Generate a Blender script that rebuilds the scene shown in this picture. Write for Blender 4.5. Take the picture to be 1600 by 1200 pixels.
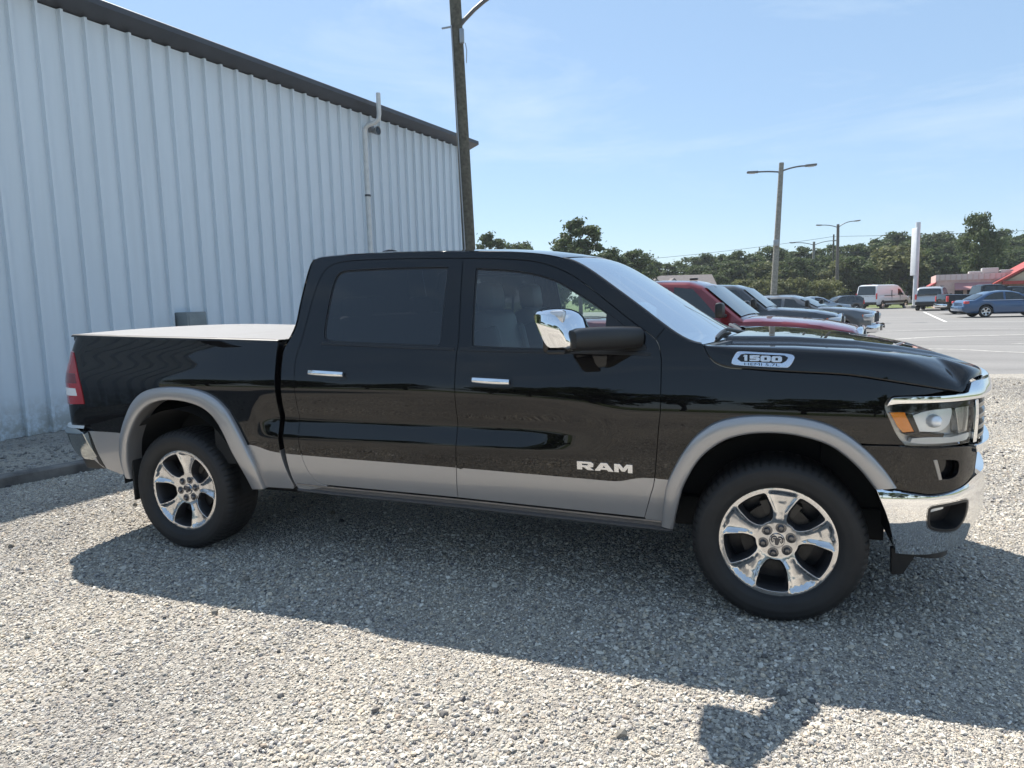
import bpy, bmesh, math, random
import numpy as np
from mathutils import Vector, Matrix
from mathutils.geometry import delaunay_2d_cdt

random.seed(7); RNG = np.random.default_rng(11)
for o in list(bpy.data.objects): bpy.data.objects.remove(o)
SC = bpy.context.scene
COL = SC.collection

# ------------------------------------------------------------------ camera
CAM_POS = (1.7496, -4.3956, 1.5830); YAW, PITCH, ROLL, FPX = 0.349735, 0.119769, -0.026768, 1074.21
def _cam_axes():
    cy, sy = math.cos(YAW), math.sin(YAW)
    f = Vector((-sy*math.cos(PITCH), cy*math.cos(PITCH), -math.sin(PITCH)))
    r = Vector((cy, sy, 0)); u = r.cross(f)
    return math.cos(ROLL)*r+math.sin(ROLL)*u, -math.sin(ROLL)*r+math.cos(ROLL)*u, f
_r, _u, _f = _cam_axes()
cam = bpy.data.cameras.new('camera'); camo = bpy.data.objects.new('camera', cam); COL.objects.link(camo)
camo.matrix_world = Matrix(((_r.x,_u.x,-_f.x,CAM_POS[0]),(_r.y,_u.y,-_f.y,CAM_POS[1]),(_r.z,_u.z,-_f.z,CAM_POS[2]),(0,0,0,1)))
cam.sensor_width = 36; cam.lens = FPX/1600*36; cam.clip_end = 3000; cam.clip_start = .05
SC.camera = camo

# ------------------------------------------------------------------ sky, sun, exposure
SUN_TO = Vector((-.56, .50, 1.0)).normalized()
EL = math.asin(SUN_TO.z); AZ = math.atan2(SUN_TO.x, SUN_TO.y)
W = bpy.data.worlds.new('World'); SC.world = W; W.use_nodes = True
nt = W.node_tree; nt.nodes.clear()
def N(t, ty, **k):
    n = t.nodes.new(ty)
    for a, b in k.items():
        if a.startswith('i_'):
            key = a[2:]; key = int(key) if key.isdigit() else key.replace('_', ' ')
            n.inputs[key].default_value = b
        else: setattr(n, a, b)
    return n
sky = N(nt, 'ShaderNodeTexSky', sky_type='NISHITA', sun_disc=False, sun_elevation=EL, sun_rotation=AZ, altitude=0, air_density=1.0, dust_density=.22, ozone_density=2.2)
tc = N(nt, 'ShaderNodeTexCoord')
mp = N(nt, 'ShaderNodeMapping'); mp.inputs['Scale'].default_value = (1.1, 2.2, 5.5); mp.inputs['Rotation'].default_value = (0.25, .2, .9)
nz = N(nt, 'ShaderNodeTexNoise', i_Scale=1.7, i_Detail=7.0, i_Roughness=.62, i_Distortion=.7)
rp = N(nt, 'ShaderNodeValToRGB'); rp.color_ramp.elements[0].position = .50; rp.color_ramp.elements[1].position = .80
rp.color_ramp.elements[0].color = (0,0,0,1); rp.color_ramp.elements[1].color = (.62,.62,.62,1)
mx = N(nt, 'ShaderNodeMix', data_type='RGBA'); mx.inputs['B'].default_value = (4.3, 5.2, 6.0, 1)
veil = N(nt, 'ShaderNodeMix', data_type='RGBA'); veil.inputs['Factor'].default_value = .60; veil.inputs['B'].default_value = (2.35, 3.45, 4.85, 1)   # thin even haze veil
bg = N(nt, 'ShaderNodeBackground', i_Strength=.100); wo = N(nt, 'ShaderNodeOutputWorld')
nt.links.new(tc.outputs['Generated'], mp.inputs[0]); nt.links.new(mp.outputs[0], nz.inputs['Vector'])
nt.links.new(nz.outputs['Fac'], rp.inputs[0]); nt.links.new(rp.outputs[0], mx.inputs['Factor'])
nt.links.new(sky.outputs[0], veil.inputs['A']); nt.links.new(veil.outputs['Result'], mx.inputs['A']); nt.links.new(mx.outputs['Result'], bg.inputs[0]); nt.links.new(bg.outputs[0], wo.inputs[0])
sl = bpy.data.lights.new('sun', 'SUN'); sl.energy = 5.0; sl.angle = math.radians(.55); sl.color = (1.0, .95, .87)
so = bpy.data.objects.new('sun', sl); COL.objects.link(so); so.rotation_euler = SUN_TO.to_track_quat('Z', 'Y').to_euler(); so.location = (0, 0, 30)
vs = SC.view_settings; vs.view_transform = 'Standard'; vs.look = 'None'; vs.exposure = .84; vs.gamma = 1; vs.use_curve_mapping = False

# ------------------------------------------------------------------ materials
MATS = {}
def mat(name, base=(.5,.5,.5), rough=.5, metal=0., coat=0., coat_r=.03, spec=.5, noise=None, bump=None, emit=None, trans=0., alpha=1.):
    """principled material; noise=(scale, amount, detail) varies the colour, bump=(scale, strength, distance)"""
    if name in MATS: return MATS[name]
    m = bpy.data.materials.new(name); m.use_nodes = True; t = m.node_tree; p = t.nodes['Principled BSDF']
    p.inputs['Base Color'].default_value = (*base, 1); p.inputs['Roughness'].default_value = rough; p.inputs['Metallic'].default_value = metal
    p.inputs['Coat Weight'].default_value = coat; p.inputs['Coat Roughness'].default_value = coat_r; p.inputs['Specular IOR Level'].default_value = spec
    p.inputs['Transmission Weight'].default_value = trans
    if noise or bump:
        g = N(t, 'ShaderNodeTexCoord')
    if noise:
        n = N(t, 'ShaderNodeTexNoise', i_Scale=noise[0], i_Detail=noise[2] if len(noise) > 2 else 5.)
        t.links.new(g.outputs['Object'], n.inputs['Vector'])
        r = N(t, 'ShaderNodeMapRange'); r.inputs['From Min'].default_value = .3; r.inputs['From Max'].default_value = .7
        r.inputs['To Min'].default_value = 1-noise[1]; r.inputs['To Max'].default_value = 1+noise[1]
        v = N(t, 'ShaderNodeVectorMath', operation='SCALE'); v.inputs[0].default_value = base
        t.links.new(n.outputs['Fac'], r.inputs[0]); t.links.new(r.outputs[0], v.inputs['Scale']); t.links.new(v.outputs[0], p.inputs['Base Color'])
    if bump:
        n = N(t, 'ShaderNodeTexNoise', i_Scale=bump[0], i_Detail=4.); t.links.new(g.outputs['Object'], n.inputs['Vector'])
        b = N(t, 'ShaderNodeBump', i_Strength=bump[1], i_Distance=bump[2]); t.links.new(n.outputs['Fac'], b.inputs['Height']); t.links.new(b.outputs[0], p.inputs['Normal'])
    if emit: p.inputs['Emission Color'].default_value = (*emit, 1); p.inputs['Emission Strength'].default_value = 1
    MATS[name] = m; return m
def glass(name, tint, rough=0.0, ior=1.5, refl=1.6):
    """thin pane: fresnel reflection over tinted see-through"""
    m = bpy.data.materials.new(name); m.use_nodes = True; t = m.node_tree; t.nodes.clear()
    o = N(t, 'ShaderNodeOutputMaterial'); a = N(t, 'ShaderNodeBsdfTransparent'); a.inputs[0].default_value = (*tint, 1)
    g = N(t, 'ShaderNodeBsdfGlossy'); g.inputs['Roughness'].default_value = rough; g.inputs[0].default_value = (1, 1, 1, 1)
    f = N(t, 'ShaderNodeFresnel', i_IOR=ior); x = N(t, 'ShaderNodeMixShader')
    mm = N(t, 'ShaderNodeMath', operation='MULTIPLY', use_clamp=True); mm.inputs[1].default_value = refl
    t.links.new(f.outputs[0], mm.inputs[0]); t.links.new(mm.outputs[0], x.inputs[0]); t.links.new(a.outputs[0], x.inputs[1]); t.links.new(g.outputs[0], x.inputs[2]); t.links.new(x.outputs[0], o.inputs[0])
    MATS[name] = m; return m
PAINT = mat('black_paint', (.0042, .0040, .0046), .40, 0, 1., .012, .0)
SILVER = mat('silver_paint', (.36, .355, .36), .34, .55, 1., .02)
CHROME = mat('chrome', (.80, .81, .83), .035, 1.)
POLISH = mat('polished_alloy', (.62, .62, .63), .15, 1., noise=(30, .06))
DARKALLOY = mat('dark_alloy', (.045, .045, .05), .38, .5)
BLACKP = mat('black_plastic', (.012, .012, .013), .42, bump=(900, .08, .001))
GLOSSB = mat('gloss_black', (.006, .006, .007), .12)
MATTEB = mat('matte_black', (.010, .010, .010), .8)
RUBBER = mat('tyre_rubber', (.013, .013, .014), .62, noise=(14, .25), bump=(160, .12, .002))
STEEL = mat('brake_steel', (.05, .047, .045), .45, .6, noise=(60, .2))
GCLEAR = glass('clear_glass', (.80, .89, .86), refl=2.1)
GWIND = glass('windshield_glass', (.62, .70, .69), refl=.78)
GTINT = glass('privacy_glass', (.035, .038, .045))
GLENS = glass('lens_plastic', (.96, .97, .97), .01, 1.42, .8)
REDLENS = mat('red_lens', (.30, .012, .018), .12, 0, 1., .02)
DREDLENS = mat('dark_red_lens', (.13, .006, .012), .12, 0, 1., .02)
AMBER = mat('amber_lens', (1.0, .30, .010), .18, 0, 1., .02)
WHITEREF = mat('lamp_bowl', (.80, .83, .86), .16, .35)
LAMPGREY = mat('lamp_back', (.55, .55, .54), .25, .5)
LEATHER = mat('black_leather', (.050, .047, .046), .5, bump=(250, .2, .002))
DASH = mat('dash_plastic', (.028, .028, .030), .55)
VINYL = mat('tonneau_vinyl', (.31, .295, .285), .30, noise=(5, .06))

# ------------------------------------------------------------------ mesh helpers
def mk(name, V, F, m, parent=None, smooth=True, sharp=None, normals=None, midx=None):
    me = bpy.data.meshes.new(name); me.from_pydata([tuple(map(float, v)) for v in V], [], [tuple(map(int, f)) for f in F])
    for x in (m if isinstance(m, (list, tuple)) else [m]): me.materials.append(x)
    if midx is not None: me.polygons.foreach_set('material_index', np.asarray(midx, np.int32))
    me.polygons.foreach_set('use_smooth', [smooth]*len(me.polygons)); me.update()
    if normals is not None: me.normals_split_custom_set_from_vertices([tuple(n) for n in normals])
    elif sharp is not None and smooth: me.set_sharp_from_angle(angle=math.radians(sharp))
    o = bpy.data.objects.new(name, me); COL.objects.link(o)
    if parent: o.parent = parent
    return o
def empty(name, loc=(0,0,0), rz=0., parent=None):
    o = bpy.data.objects.new(name, None); COL.objects.link(o); o.location = loc; o.rotation_euler = (0, 0, rz); o.empty_display_size = .2
    if parent: o.parent = parent
    return o
def tag(o, label=None, cat=None, group=None, kind=None):
    for k, v in (('label', label), ('category', cat), ('group', group), ('kind', kind)):
        if v: o[k] = v
    return o
def share(o, name, parent=None, loc=None, rot=None, scale=None):
    c = o.copy(); c.name = name; COL.objects.link(c); c.parent = parent
    if loc is not None: c.location = loc
    if rot is not None: c.rotation_euler = rot
    if scale is not None: c.scale = scale
    return c
def copy_tree(o, parent=None):
    c = o.copy(); COL.objects.link(c); c.parent = parent
    for k in list(o.children): copy_tree(k, c)
    return c
class MB:
    """collects shapes into one mesh"""
    def __init__(s): s.V = []; s.F = []; s.M = []
    def add(s, V, F, mi=0):
        b = len(s.V); s.V += [tuple(v) for v in V]; s.F += [tuple(i+b for i in f) for f in F]; s.M += [mi]*len(F); return s
    def box(s, c, d, R=None, mi=0):
        x, y, z = (k/2 for k in d)
        V = [Vector(v) for v in ((-x,-y,-z),(x,-y,-z),(x,y,-z),(-x,y,-z),(-x,-y,z),(x,-y,z),(x,y,z),(-x,y,z))]
        if R is not None: V = [R @ v for v in V]
        return s.add([v+Vector(c) for v in V], [(0,3,2,1),(4,5,6,7),(0,1,5,4),(1,2,6,5),(2,3,7,6),(3,0,4,7)], mi)
    def rbox(s, c, d, r, R=None, mi=0, seg=2):
        bm = bmesh.new(); bmesh.ops.create_cube(bm, size=1.); bmesh.ops.scale(bm, vec=d, verts=bm.verts)
        bmesh.ops.bevel(bm, geom=list(bm.edges), offset=min(r, min(d)*.49), segments=seg, affect='EDGES', profile=.5)
        bm.verts.index_update(); V = [v.co.copy() for v in bm.verts]; F = [[v.index for v in f.verts] for f in bm.faces]; bm.free()
        if R is not None: V = [R @ v for v in V]
        return s.add([v+Vector(c) for v in V], F, mi)
    def loft(s, rings, closed=True, caps=True, mi=0):
        n = len(rings[0]); V = [p for r in rings for p in r]; F = []
        for i in range(len(rings)-1):
            for j in range(n if closed else n-1):
                a = i*n+j; b = i*n+(j+1) % n; F.append((a, b, b+n, a+n))
        if caps and closed: F.append(tuple(range(n))[::-1]); F.append(tuple(range((len(rings)-1)*n, len(rings)*n)))
        return s.add(V, F, mi)
    def tube(s, pts, rad, seg=10, caps=True, mi=0):
        pts = [Vector(p) for p in pts]; rad = rad if isinstance(rad, (list, tuple)) else [rad]*len(pts); rings = []; prev = None
        for i, p in enumerate(pts):
            t = (pts[min(i+1, len(pts)-1)]-pts[max(i-1, 0)]).normalized()
            if prev is None: a = t.orthogonal().normalized()
            else: a = (prev-t*prev.dot(t)).normalized()
            prev = a; b = t.cross(a)
            rings.append([p+(a*math.cos(k*2*math.pi/seg)+b*math.sin(k*2*math.pi/seg))*rad[i] for k in range(seg)])
        return s.loft(rings, True, caps, mi)
    def prism(s, poly, y0, y1, ax='y', mi=0):
        """polygon (a,b) extruded; ax='y': a=x,b=z; ax='z': a=x,b=y; ax='x': a=y,b=z"""
        f = {'y': lambda a, b, h: (a, h, b), 'z': lambda a, b, h: (a, b, h), 'x': lambda a, b, h: (h, a, b)}[ax]
        n = len(poly); V = [f(a, b, y0) for a, b in poly]+[f(a, b, y1) for a, b in poly]
        ar = sum(poly[i][0]*poly[(i+1) % n][1]-poly[(i+1) % n][0]*poly[i][1] for i in range(n))
        F = [tuple(range(n)), tuple(range(n, 2*n))[::-1]]+[((i+1) % n, i, i+n, (i+1) % n+n) for i in range(n)]
        flip = (ar < 0) ^ (y1 < y0) ^ (ax != 'y')
        if flip: F = [t[::-1] for t in F]
        return s.add(V, F, mi)
    def lathe(s, prof, seg=48, axis='y', mi=0, c=(0,0,0), closed=False):
        """profile of (radius, height) turned round the axis"""
        rings = []
        for r, h in prof:
            ring = []
            for k in range(seg):
                a = 2*math.pi*k/seg; u, v = r*math.cos(a), r*math.sin(a)
                ring.append({'y': (c[0]+u, c[1]+h, c[2]+v), 'z': (c[0]+u, c[1]+v, c[2]+h), 'x': (c[0]+h, c[1]+u, c[2]+v)}[axis])
            rings.append(ring)
        return s.loft(rings, True, False, mi)
    def build(s, name, m, parent=None, smooth=True, sharp=35):
        return mk(name, s.V, s.F, m, parent, smooth, sharp, midx=s.M if isinstance(m, (list, tuple)) else None)

def cr(pts, n=8):
    """Catmull-Rom through the points"""
    P = np.array(pts, float); P = np.vstack([2*P[0]-P[1], P, 2*P[-1]-P[-2]]); o = []
    for i in range(1, len(P)-2):
        t = np.linspace(0, 1, n, endpoint=False)[:, None]; a, b, c, d = P[i-1], P[i], P[i+1], P[i+2]
        o.append(.5*((2*b)+(-a+c)*t+(2*a-5*b+4*c-d)*t**2+(-a+3*b-3*c+d)*t**3))
    return np.vstack(o+[P[-2][None]])
def dens(P, d):
    P = np.asarray(P, float); o = []
    for a, b in zip(P[:-1], P[1:]):
        k = max(1, int(math.ceil(np.hypot(*(b-a))/d))); o.append(a+(b-a)*np.linspace(0, 1, k, endpoint=False)[:, None])
    return np.vstack(o+[P[-1][None]])
def resample(P, n):
    P = np.asarray(P, float); d = np.r_[0, np.cumsum(np.hypot(*np.diff(P, axis=0).T))]; g = np.linspace(0, d[-1], n)
    return np.stack([np.interp(g, d, P[:, k]) for k in range(P.shape[1])], 1)
def area2(P): x, y = P[:, 0], P[:, 1]; return (x*np.roll(y, -1)-np.roll(x, -1)*y).sum()
def loop(*parts, d=.02):
    """closed outline from successive curves"""
    P = np.vstack([np.asarray(p, float) for p in parts]); P = np.vstack([P, P[:1]]); P = dens(P, d)[:-1]
    keep = np.hypot(*(P-np.roll(P, 1, axis=0)).T) > 1e-4; P = P[keep]
    return P if area2(P) > 0 else P[::-1]
def inset(P, d):
    t = np.roll(P, -1, axis=0)-np.roll(P, 1, axis=0); l = np.hypot(*t.T)+1e-9; n = np.stack([-t[:, 1], t[:, 0]], 1)/l[:, None]
    return P+n*d
def inpoly(Q, P):
    x, y = Q[:, 0][:, None], Q[:, 1][:, None]; a = P; b = np.roll(P, -1, axis=0)
    c = ((a[:, 1] > y) != (b[:, 1] > y)) & (x < (b[:, 0]-a[:, 0])*(y-a[:, 1])/(b[:, 1]-a[:, 1]+1e-12)+a[:, 0])
    return c.sum(1) % 2 == 1
def rrect(x0, z0, x1, z1, r, n=5):
    P = []
    for cx, cz, a in ((x1-r, z0+r, -90), (x1-r, z1-r, 0), (x0+r, z1-r, 90), (x0+r, z0+r, 180)):
        P += [(cx+r*math.cos(math.radians(a+90*k/n)), cz+r*math.sin(math.radians(a+90*k/n))) for k in range(n+1)]
    return np.array(P)
def panel(name, outer, m, parent, M, holes=(), step=.03, gap=.0028, thick=.018, splits=(), matfn=None, sides=(1,), label=None, rnd=.0022):
    """sheet cut to an outline in surface coordinates, laid on the surface M, with rolled edges"""
    outer = inset(outer, gap) if gap else outer
    if area2(outer) < 0: outer = outer[::-1]
    holes = [(-1 if area2(h) > 0 else 1, h) for h in holes]; holes = [(h[::-1] if s < 0 else h) for s, h in holes]
    loops = [outer]+list(holes); pts = []; edges = []
    for L in loops:
        b = len(pts); pts += [tuple(p) for p in L]; edges += [(b+i, b+(i+1) % len(L)) for i in range(len(L))]
    nb = len(pts)
    for sp in splits:
        sp = np.asarray(sp); k = inpoly(sp, outer)
        for h in holes: k &= ~inpoly(sp, h)
        b = len(pts); idx = np.where(k)[0]
        pts += [tuple(p) for p in sp[idx]]; edges += [(b+i, b+i+1) for i in range(len(idx)-1) if idx[i+1] == idx[i]+1]
    B = np.array(pts); lo, hi = outer.min(0), outer.max(0)
    gx, gz = np.meshgrid(np.arange(lo[0]+step/2, hi[0], step), np.arange(lo[1]+step/2, hi[1], step)); gx[::2] += step*.5
    Q = np.stack([gx.ravel(), gz.ravel()], 1)
    if len(Q):
        k = inpoly(Q, outer)
        for h in holes: k &= ~inpoly(Q, h)
        Q = Q[k]
        if len(Q):
            dm = np.full(len(Q), 9.)
            for i in range(0, len(B), 200): dm = np.minimum(dm, np.sqrt(((Q[:, None]-B[None, i:i+200])**2).sum(2)).min(1))
            Q = Q[dm > step*.45]
    allp = np.vstack([B, Q]) if len(Q) else B
    v, e, f, ov, oe, of = delaunay_2d_cdt([Vector(p) for p in allp], edges, [], 0, 1e-6)
    P2 = np.array([(p.x, p.y) for p in v]); T = np.array([t for t in f if len(t) == 3])
    cen = P2[T].mean(1); k = inpoly(cen, outer)
    for h in holes: k &= ~inpoly(cen, h)
    T = T[k]
    ar = (P2[T[:, 1], 0]-P2[T[:, 0], 0])*(P2[T[:, 2], 1]-P2[T[:, 0], 1])-(P2[T[:, 2], 0]-P2[T[:, 0], 0])*(P2[T[:, 1], 1]-P2[T[:, 0], 1])
    T = T[np.abs(ar) > 1e-10]; ar = ar[np.abs(ar) > 1e-10]; T[ar < 0] = T[ar < 0][:, ::-1]
    def norm(s, z):
        h = 2e-3; a = M(s+h, z)-M(s-h, z); b = M(s, z+h)-M(s, z-h); n = np.cross(a, b); return n/(np.linalg.norm(n, axis=1)[:, None]+1e-12)
    X = M(P2[:, 0], P2[:, 1]); Nn = norm(P2[:, 0], P2[:, 1])
    V = [X]; NV = [Nn]; F = [tuple(t) for t in T]; mi = [0]*len(F)
    if matfn is not None: mi = [int(matfn(*c)) for c in P2[T].mean(1)]
    n0 = len(X)
    for L in loops:
        A = M(L[:, 0], L[:, 1]); nn = norm(L[:, 0], L[:, 1]); t = np.roll(A, -1, axis=0)-np.roll(A, 1, axis=0); t /= np.linalg.norm(t, axis=1)[:, None]+1e-12
        lat = np.cross(t, nn); c = len(L)
        r0 = A; r1 = A+lat*rnd*.8-nn*rnd; r2 = r1-nn*thick
        V += [r0, r1, r2]; NV += [nn, lat, lat]
        lm = [int(matfn(*p)) for p in L] if matfn is not None else [0]*c
        for i in range(c):
            j = (i+1) % c
            F += [(n0+i, n0+c+i, n0+c+j, n0+j), (n0+c+i, n0+2*c+i, n0+2*c+j, n0+c+j)]; mi += [lm[i]]*2
        n0 += 3*c
    V = np.vstack(V); NV = np.vstack(NV); objs = []
    for sd in sides:
        if sd == 1: o = mk(name, V, F, m, parent, True, normals=NV, midx=mi)
        else:
            fl = np.array([1, -1, 1.]); o = mk(name, V*fl, [t[::-1] for t in F], m, parent, True, normals=NV*fl, midx=mi)
        if label: o['label'] = label
        objs.append(o)
    return objs
def mirror_y(o, name=None):
    """a mirrored copy (other side of the vehicle) with its own mesh"""
    me = o.data.copy(); me.transform(Matrix.Scale(-1, 4, Vector((0, 1, 0)))); me.flip_normals()
    c = bpy.data.objects.new(name or o.name, me); COL.objects.link(c); c.parent = o.parent; return c
# ---- analytic body surface of the pickup (half-width as a function of station and height)
def smoothstep(a,b,x):
    t=np.clip((np.asarray(x,float)-a)/(b-a),0,1); return t*t*(3-2*t)
def pchip_table(xs,ys,lo,hi,n,sig):
    g=np.linspace(lo,hi,n); v=np.interp(g,xs,ys); d=(hi-lo)/(n-1); k=int(3*sig/d)
    w=np.exp(-.5*(np.arange(-k,k+1)*d/sig)**2); w/=w.sum()
    vp=np.concatenate([v[0]+(v[1]-v[0])*np.arange(-k,0),v,v[-1]+(v[-1]-v[-2])*np.arange(1,k+1)])
    return g,np.convolve(vp,w,'valid')
_BZ=[.20,.40,.47,.55,.62,.70,.80,.92,1.02,1.10,1.18,1.25,1.32,1.36,1.45,1.60,1.75,1.85,1.90,1.95]
_BY=[.90,.938,.957,.982,.997,1.006,1.013,1.018,1.018,1.010,.996,.982,.967,.953,.919,.860,.797,.752,.728,.70]
_SZ=[.60,.66,.72,.775,.80,.905,.935,1.00,1.07]
_SD=[0,0.000,-.001,-.003,-.002,.028,.028,.010,0]
_G,_B=pchip_table(_BZ,_BY,.2,1.95,1751,.022)
_G2,_D=pchip_table(_SZ,_SD,.2,1.95,1751,.011)
def scoop(x): return smoothstep(-1.22,-1.0,x)*(1-smoothstep(.50,1.14,x))
def SW(x,z):
    x=np.asarray(x,float); z=np.asarray(z,float)
    sh=.085*(1-smoothstep(-.1,1.25,x))*np.exp(-((z-1.1)/.13)**2)
    sh=sh*smoothstep(.8,1.0,z)*(1-smoothstep(1.2,1.36,z))
    s=np.interp(z-sh,_G,_B)-scoop(x)*np.interp(z,_G2,_D)
    return s
def _arc(pts):
    pts=np.array(pts,float); d=np.r_[0,np.cumsum(np.hypot(*np.diff(pts,axis=0).T))]
    g=np.linspace(0,d[-1],400); 
    X=np.interp(g,d,pts[:,0]); Y=np.interp(g,d,pts[:,1])
    k=np.exp(-.5*(np.arange(-24,25)/9.)**2);k/=k.sum()
    def sm(v):
        vp=np.r_[2*v[0]-v[24:0:-1],v,2*v[-1]-v[-2:-26:-1]]; return np.convolve(vp,k,'valid')
    return g,sm(X),sm(Y)
S0F,S0R=2.12,-2.62
_FG,_FX,_FY=_arc([(2.12,1.0),(2.28,1.0),(2.39,.986),(2.49,.952),(2.585,.89),(2.665,.79),(2.72,.67),(2.76,.52),(2.795,.34),(2.815,.15),(2.82,0)])
_RG,_RX,_RY=_arc([(-2.62,1.0),(-2.71,.998),(-2.765,.985),(-2.81,.955),(-2.835,.91),(-2.847,.84),(-2.855,.6),(-2.86,0)])
SFMAX=S0F+_FG[-1]; SRMAX=S0R-_RG[-1]
def MAP(s,z,off=0.,e_scale=1.):
    """(station,height)->points on the right-hand (near) side; off = outward offset"""
    s=np.atleast_1d(np.asarray(s,float)); z=np.atleast_1d(np.asarray(z,float))
    w=SW(np.clip(s,S0R,S0F),z)+off
    x=s.copy(); y=-w
    for m,G,PX,PY,u in ((s>S0F,_FG,_FX,_FY,s-S0F),(s<S0R,_RG,_RX,_RY,S0R-s)):
        if m.any():
            g=np.clip(u[m],0,G[-1]); px=np.interp(g,G,PX); py=np.interp(g,G,PY)
            h=.004; a=np.clip(g-h,0,G[-1]); b=np.clip(g+h,0,G[-1])
            tx=np.interp(b,G,PX)-np.interp(a,G,PX); ty=np.interp(b,G,PY)-np.interp(a,G,PY); l=np.hypot(tx,ty)
            nx=-ty/l; ny=tx/l
            sg=np.sign(ny+1e-9)
            if PX is _RX: nx,ny=ty/l,-tx/l
            e=w[m]-1.0
            x[m]=px+nx*e; y[m]=-(py+ny*e)
    return np.stack([x,y,z],1)

# ================================================================== THE PICKUP (front towards +X, near side towards -Y)
TR = empty('pickup_truck', (0, 0, 0))
tag(TR, 'black crew cab pickup with silver lower sides, parked on gravel in the foreground', 'pickup truck')
def MAPo(off): return lambda s, z: MAP(s, z, off)
TONE = cr([(-2.70,.772),(-2.585,.774),(-2.311,.772),(-2.0,.76),(-1.5,.742),(-1.272,.738),(-1.221,.740),(-1.163,.730),(-1.106,.714),(-1.05,.704),(-.975,.698),(-.86,.694),(-.466,.686),(.161,.676),(.604,.666),(.9,.659),(1.03,.656),(1.09,.660),(1.157,.676),(1.215,.684),(1.33,.682)], 10)
def tone(s, z): return 1 if z < np.interp(s, TONE[:, 0], TONE[:, 1]) else 0
PS = [PAINT, SILVER]
# door and pillar cut lines (station, height)
RD_REAR = cr([(-.71,.507),(-.772,.521),(-.80,.552),(-.826,.602),(-.846,.66),(-.857,.725),(-.862,.80),(-.862,.95),(-.862,1.05),(-.866,1.15),(-.872,1.24),(-.866,1.30),(-.849,1.37),(-.834,1.484),(-.820,1.618),(-.802,1.722),(-.776,1.79),(-.728,1.831),(-.65,1.848),(-.5,1.853),(-.28,1.849),(-.07,1.842),(.148,1.833)], 6)
BSPLIT = cr([(.148,1.833),(.16,1.682),(.183,1.418),(.185,1.343),(.181,1.281),(.184,1.074),(.182,.9),(.170,.675),(.156,.493)], 6)
FD_FRONT = cr([(.148,1.833),(.35,1.821),(.49,1.808),(.586,1.793),(.678,1.767),(.772,1.726),(.865,1.669),(1.003,1.566),(1.131,1.468),(1.238,1.392),(1.270,1.353),(1.283,1.305),(1.288,1.25),(1.288,1.036),(1.280,.947),(1.258,.686),(1.234,.586),(1.199,.462)], 6)
SILL = np.array([(-.71,.507),(.156,.493),(1.199,.462)])
CABREAR = cr([(-.915,.452),(-.945,.50),(-.961,.60),(-.970,.70),(-.974,.80),(-.967,.95),(-.963,1.145),(-.968,1.28),(-.960,1.34),(-.925,1.405),(-.899,1.485),(-.896,1.60),(-.888,1.75),(-.878,1.84),(-.862,1.876)], 6)
RAIL = cr([(-.862,1.876),(-.80,1.887),(-.6,1.892),(-.3,1.889),(0,1.880),(.3,1.866),(.5,1.849),(.62,1.833),(.72,1.811),(.81,1.779),(.875,1.743),(.95,1.687),(1.084,1.594),(1.21,1.502),(1.286,1.441),(1.36,1.394),(1.43,1.366),(1.485,1.354)], 6)
kA = int(np.argmin(np.hypot(RAIL[:, 0]-1.30, RAIL[:, 1]-1.432)))
APOINT = np.array([(1.262, 1.372)])
kF = int(np.argmin(np.hypot(FD_FRONT[:, 0]-1.255, FD_FRONT[:, 1]-1.375)))
# windows
RWIN = cr([(-.697,1.43),(-.700,1.50),(-.699,1.60),(-.694,1.70),(-.677,1.765),(-.640,1.790),(-.56,1.796),(-.30,1.797),(0,1.790),(.066,1.786)], 6)
RWIN = loop(RWIN, cr([(.070,1.74),(.072,1.6),(.078,1.45),(.080,1.36)], 4), cr([(.06,1.345),(-.25,1.356),(-.52,1.366),(-.64,1.374),(-.685,1.39)], 4), d=.012)
FWIN = loop(cr([(.262,1.40),(.246,1.60),(.236,1.76),(.245,1.773),(.30,1.768),(.402,1.759),(.528,1.741),(.641,1.714),(.735,1.679),(.828,1.626),(.918,1.572),(1.04,1.488),(1.144,1.409),(1.205,1.352),(1.212,1.325),(1.18,1.318),(1.02,1.316),(.70,1.324),(.41,1.334),(.29,1.341),(.268,1.35)], 5), d=.012)
KW = dict(sides=(1, -1))
cabside = loop(np.array([(-.71, .50)]), SILL[:1]+[(0, -.012)], CABREAR, RAIL[:kA+1], FD_FRONT[:kF+1][::-1], RD_REAR[::-1], d=.015)
panel('cab_side', cabside, PS, TR, MAPo(0), splits=[TONE], matfn=tone, step=.02, **KW)
rd = loop(RD_REAR, BSPLIT, SILL[1::-1], d=.016)
fd = loop(FD_FRONT, SILL[2:0:-1], BSPLIT[::-1], d=.016)
RDOOR = panel('rear_door', rd, PS, TR, MAPo(.0), holes=[RWIN], splits=[TONE], matfn=tone, step=.024, **KW)
FDOOR = panel('front_door', fd, PS, TR, MAPo(.0), holes=[FWIN], splits=[TONE], matfn=tone, step=.024, **KW)
for dr, sd in zip(RDOOR, (1, -1)):
    panel('window_glass', inset(RWIN, -.004), GTINT, dr, MAPo(-.010), gap=0, thick=.004, step=.05, sides=(sd,), label='dark tinted rear side window')
    panel('window_seal', loop(inset(RWIN, -.006)), BLACKP, dr, MAPo(-.006), holes=[inset(RWIN, .008)], gap=0, thick=.006, step=.1, sides=(sd,))
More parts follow.
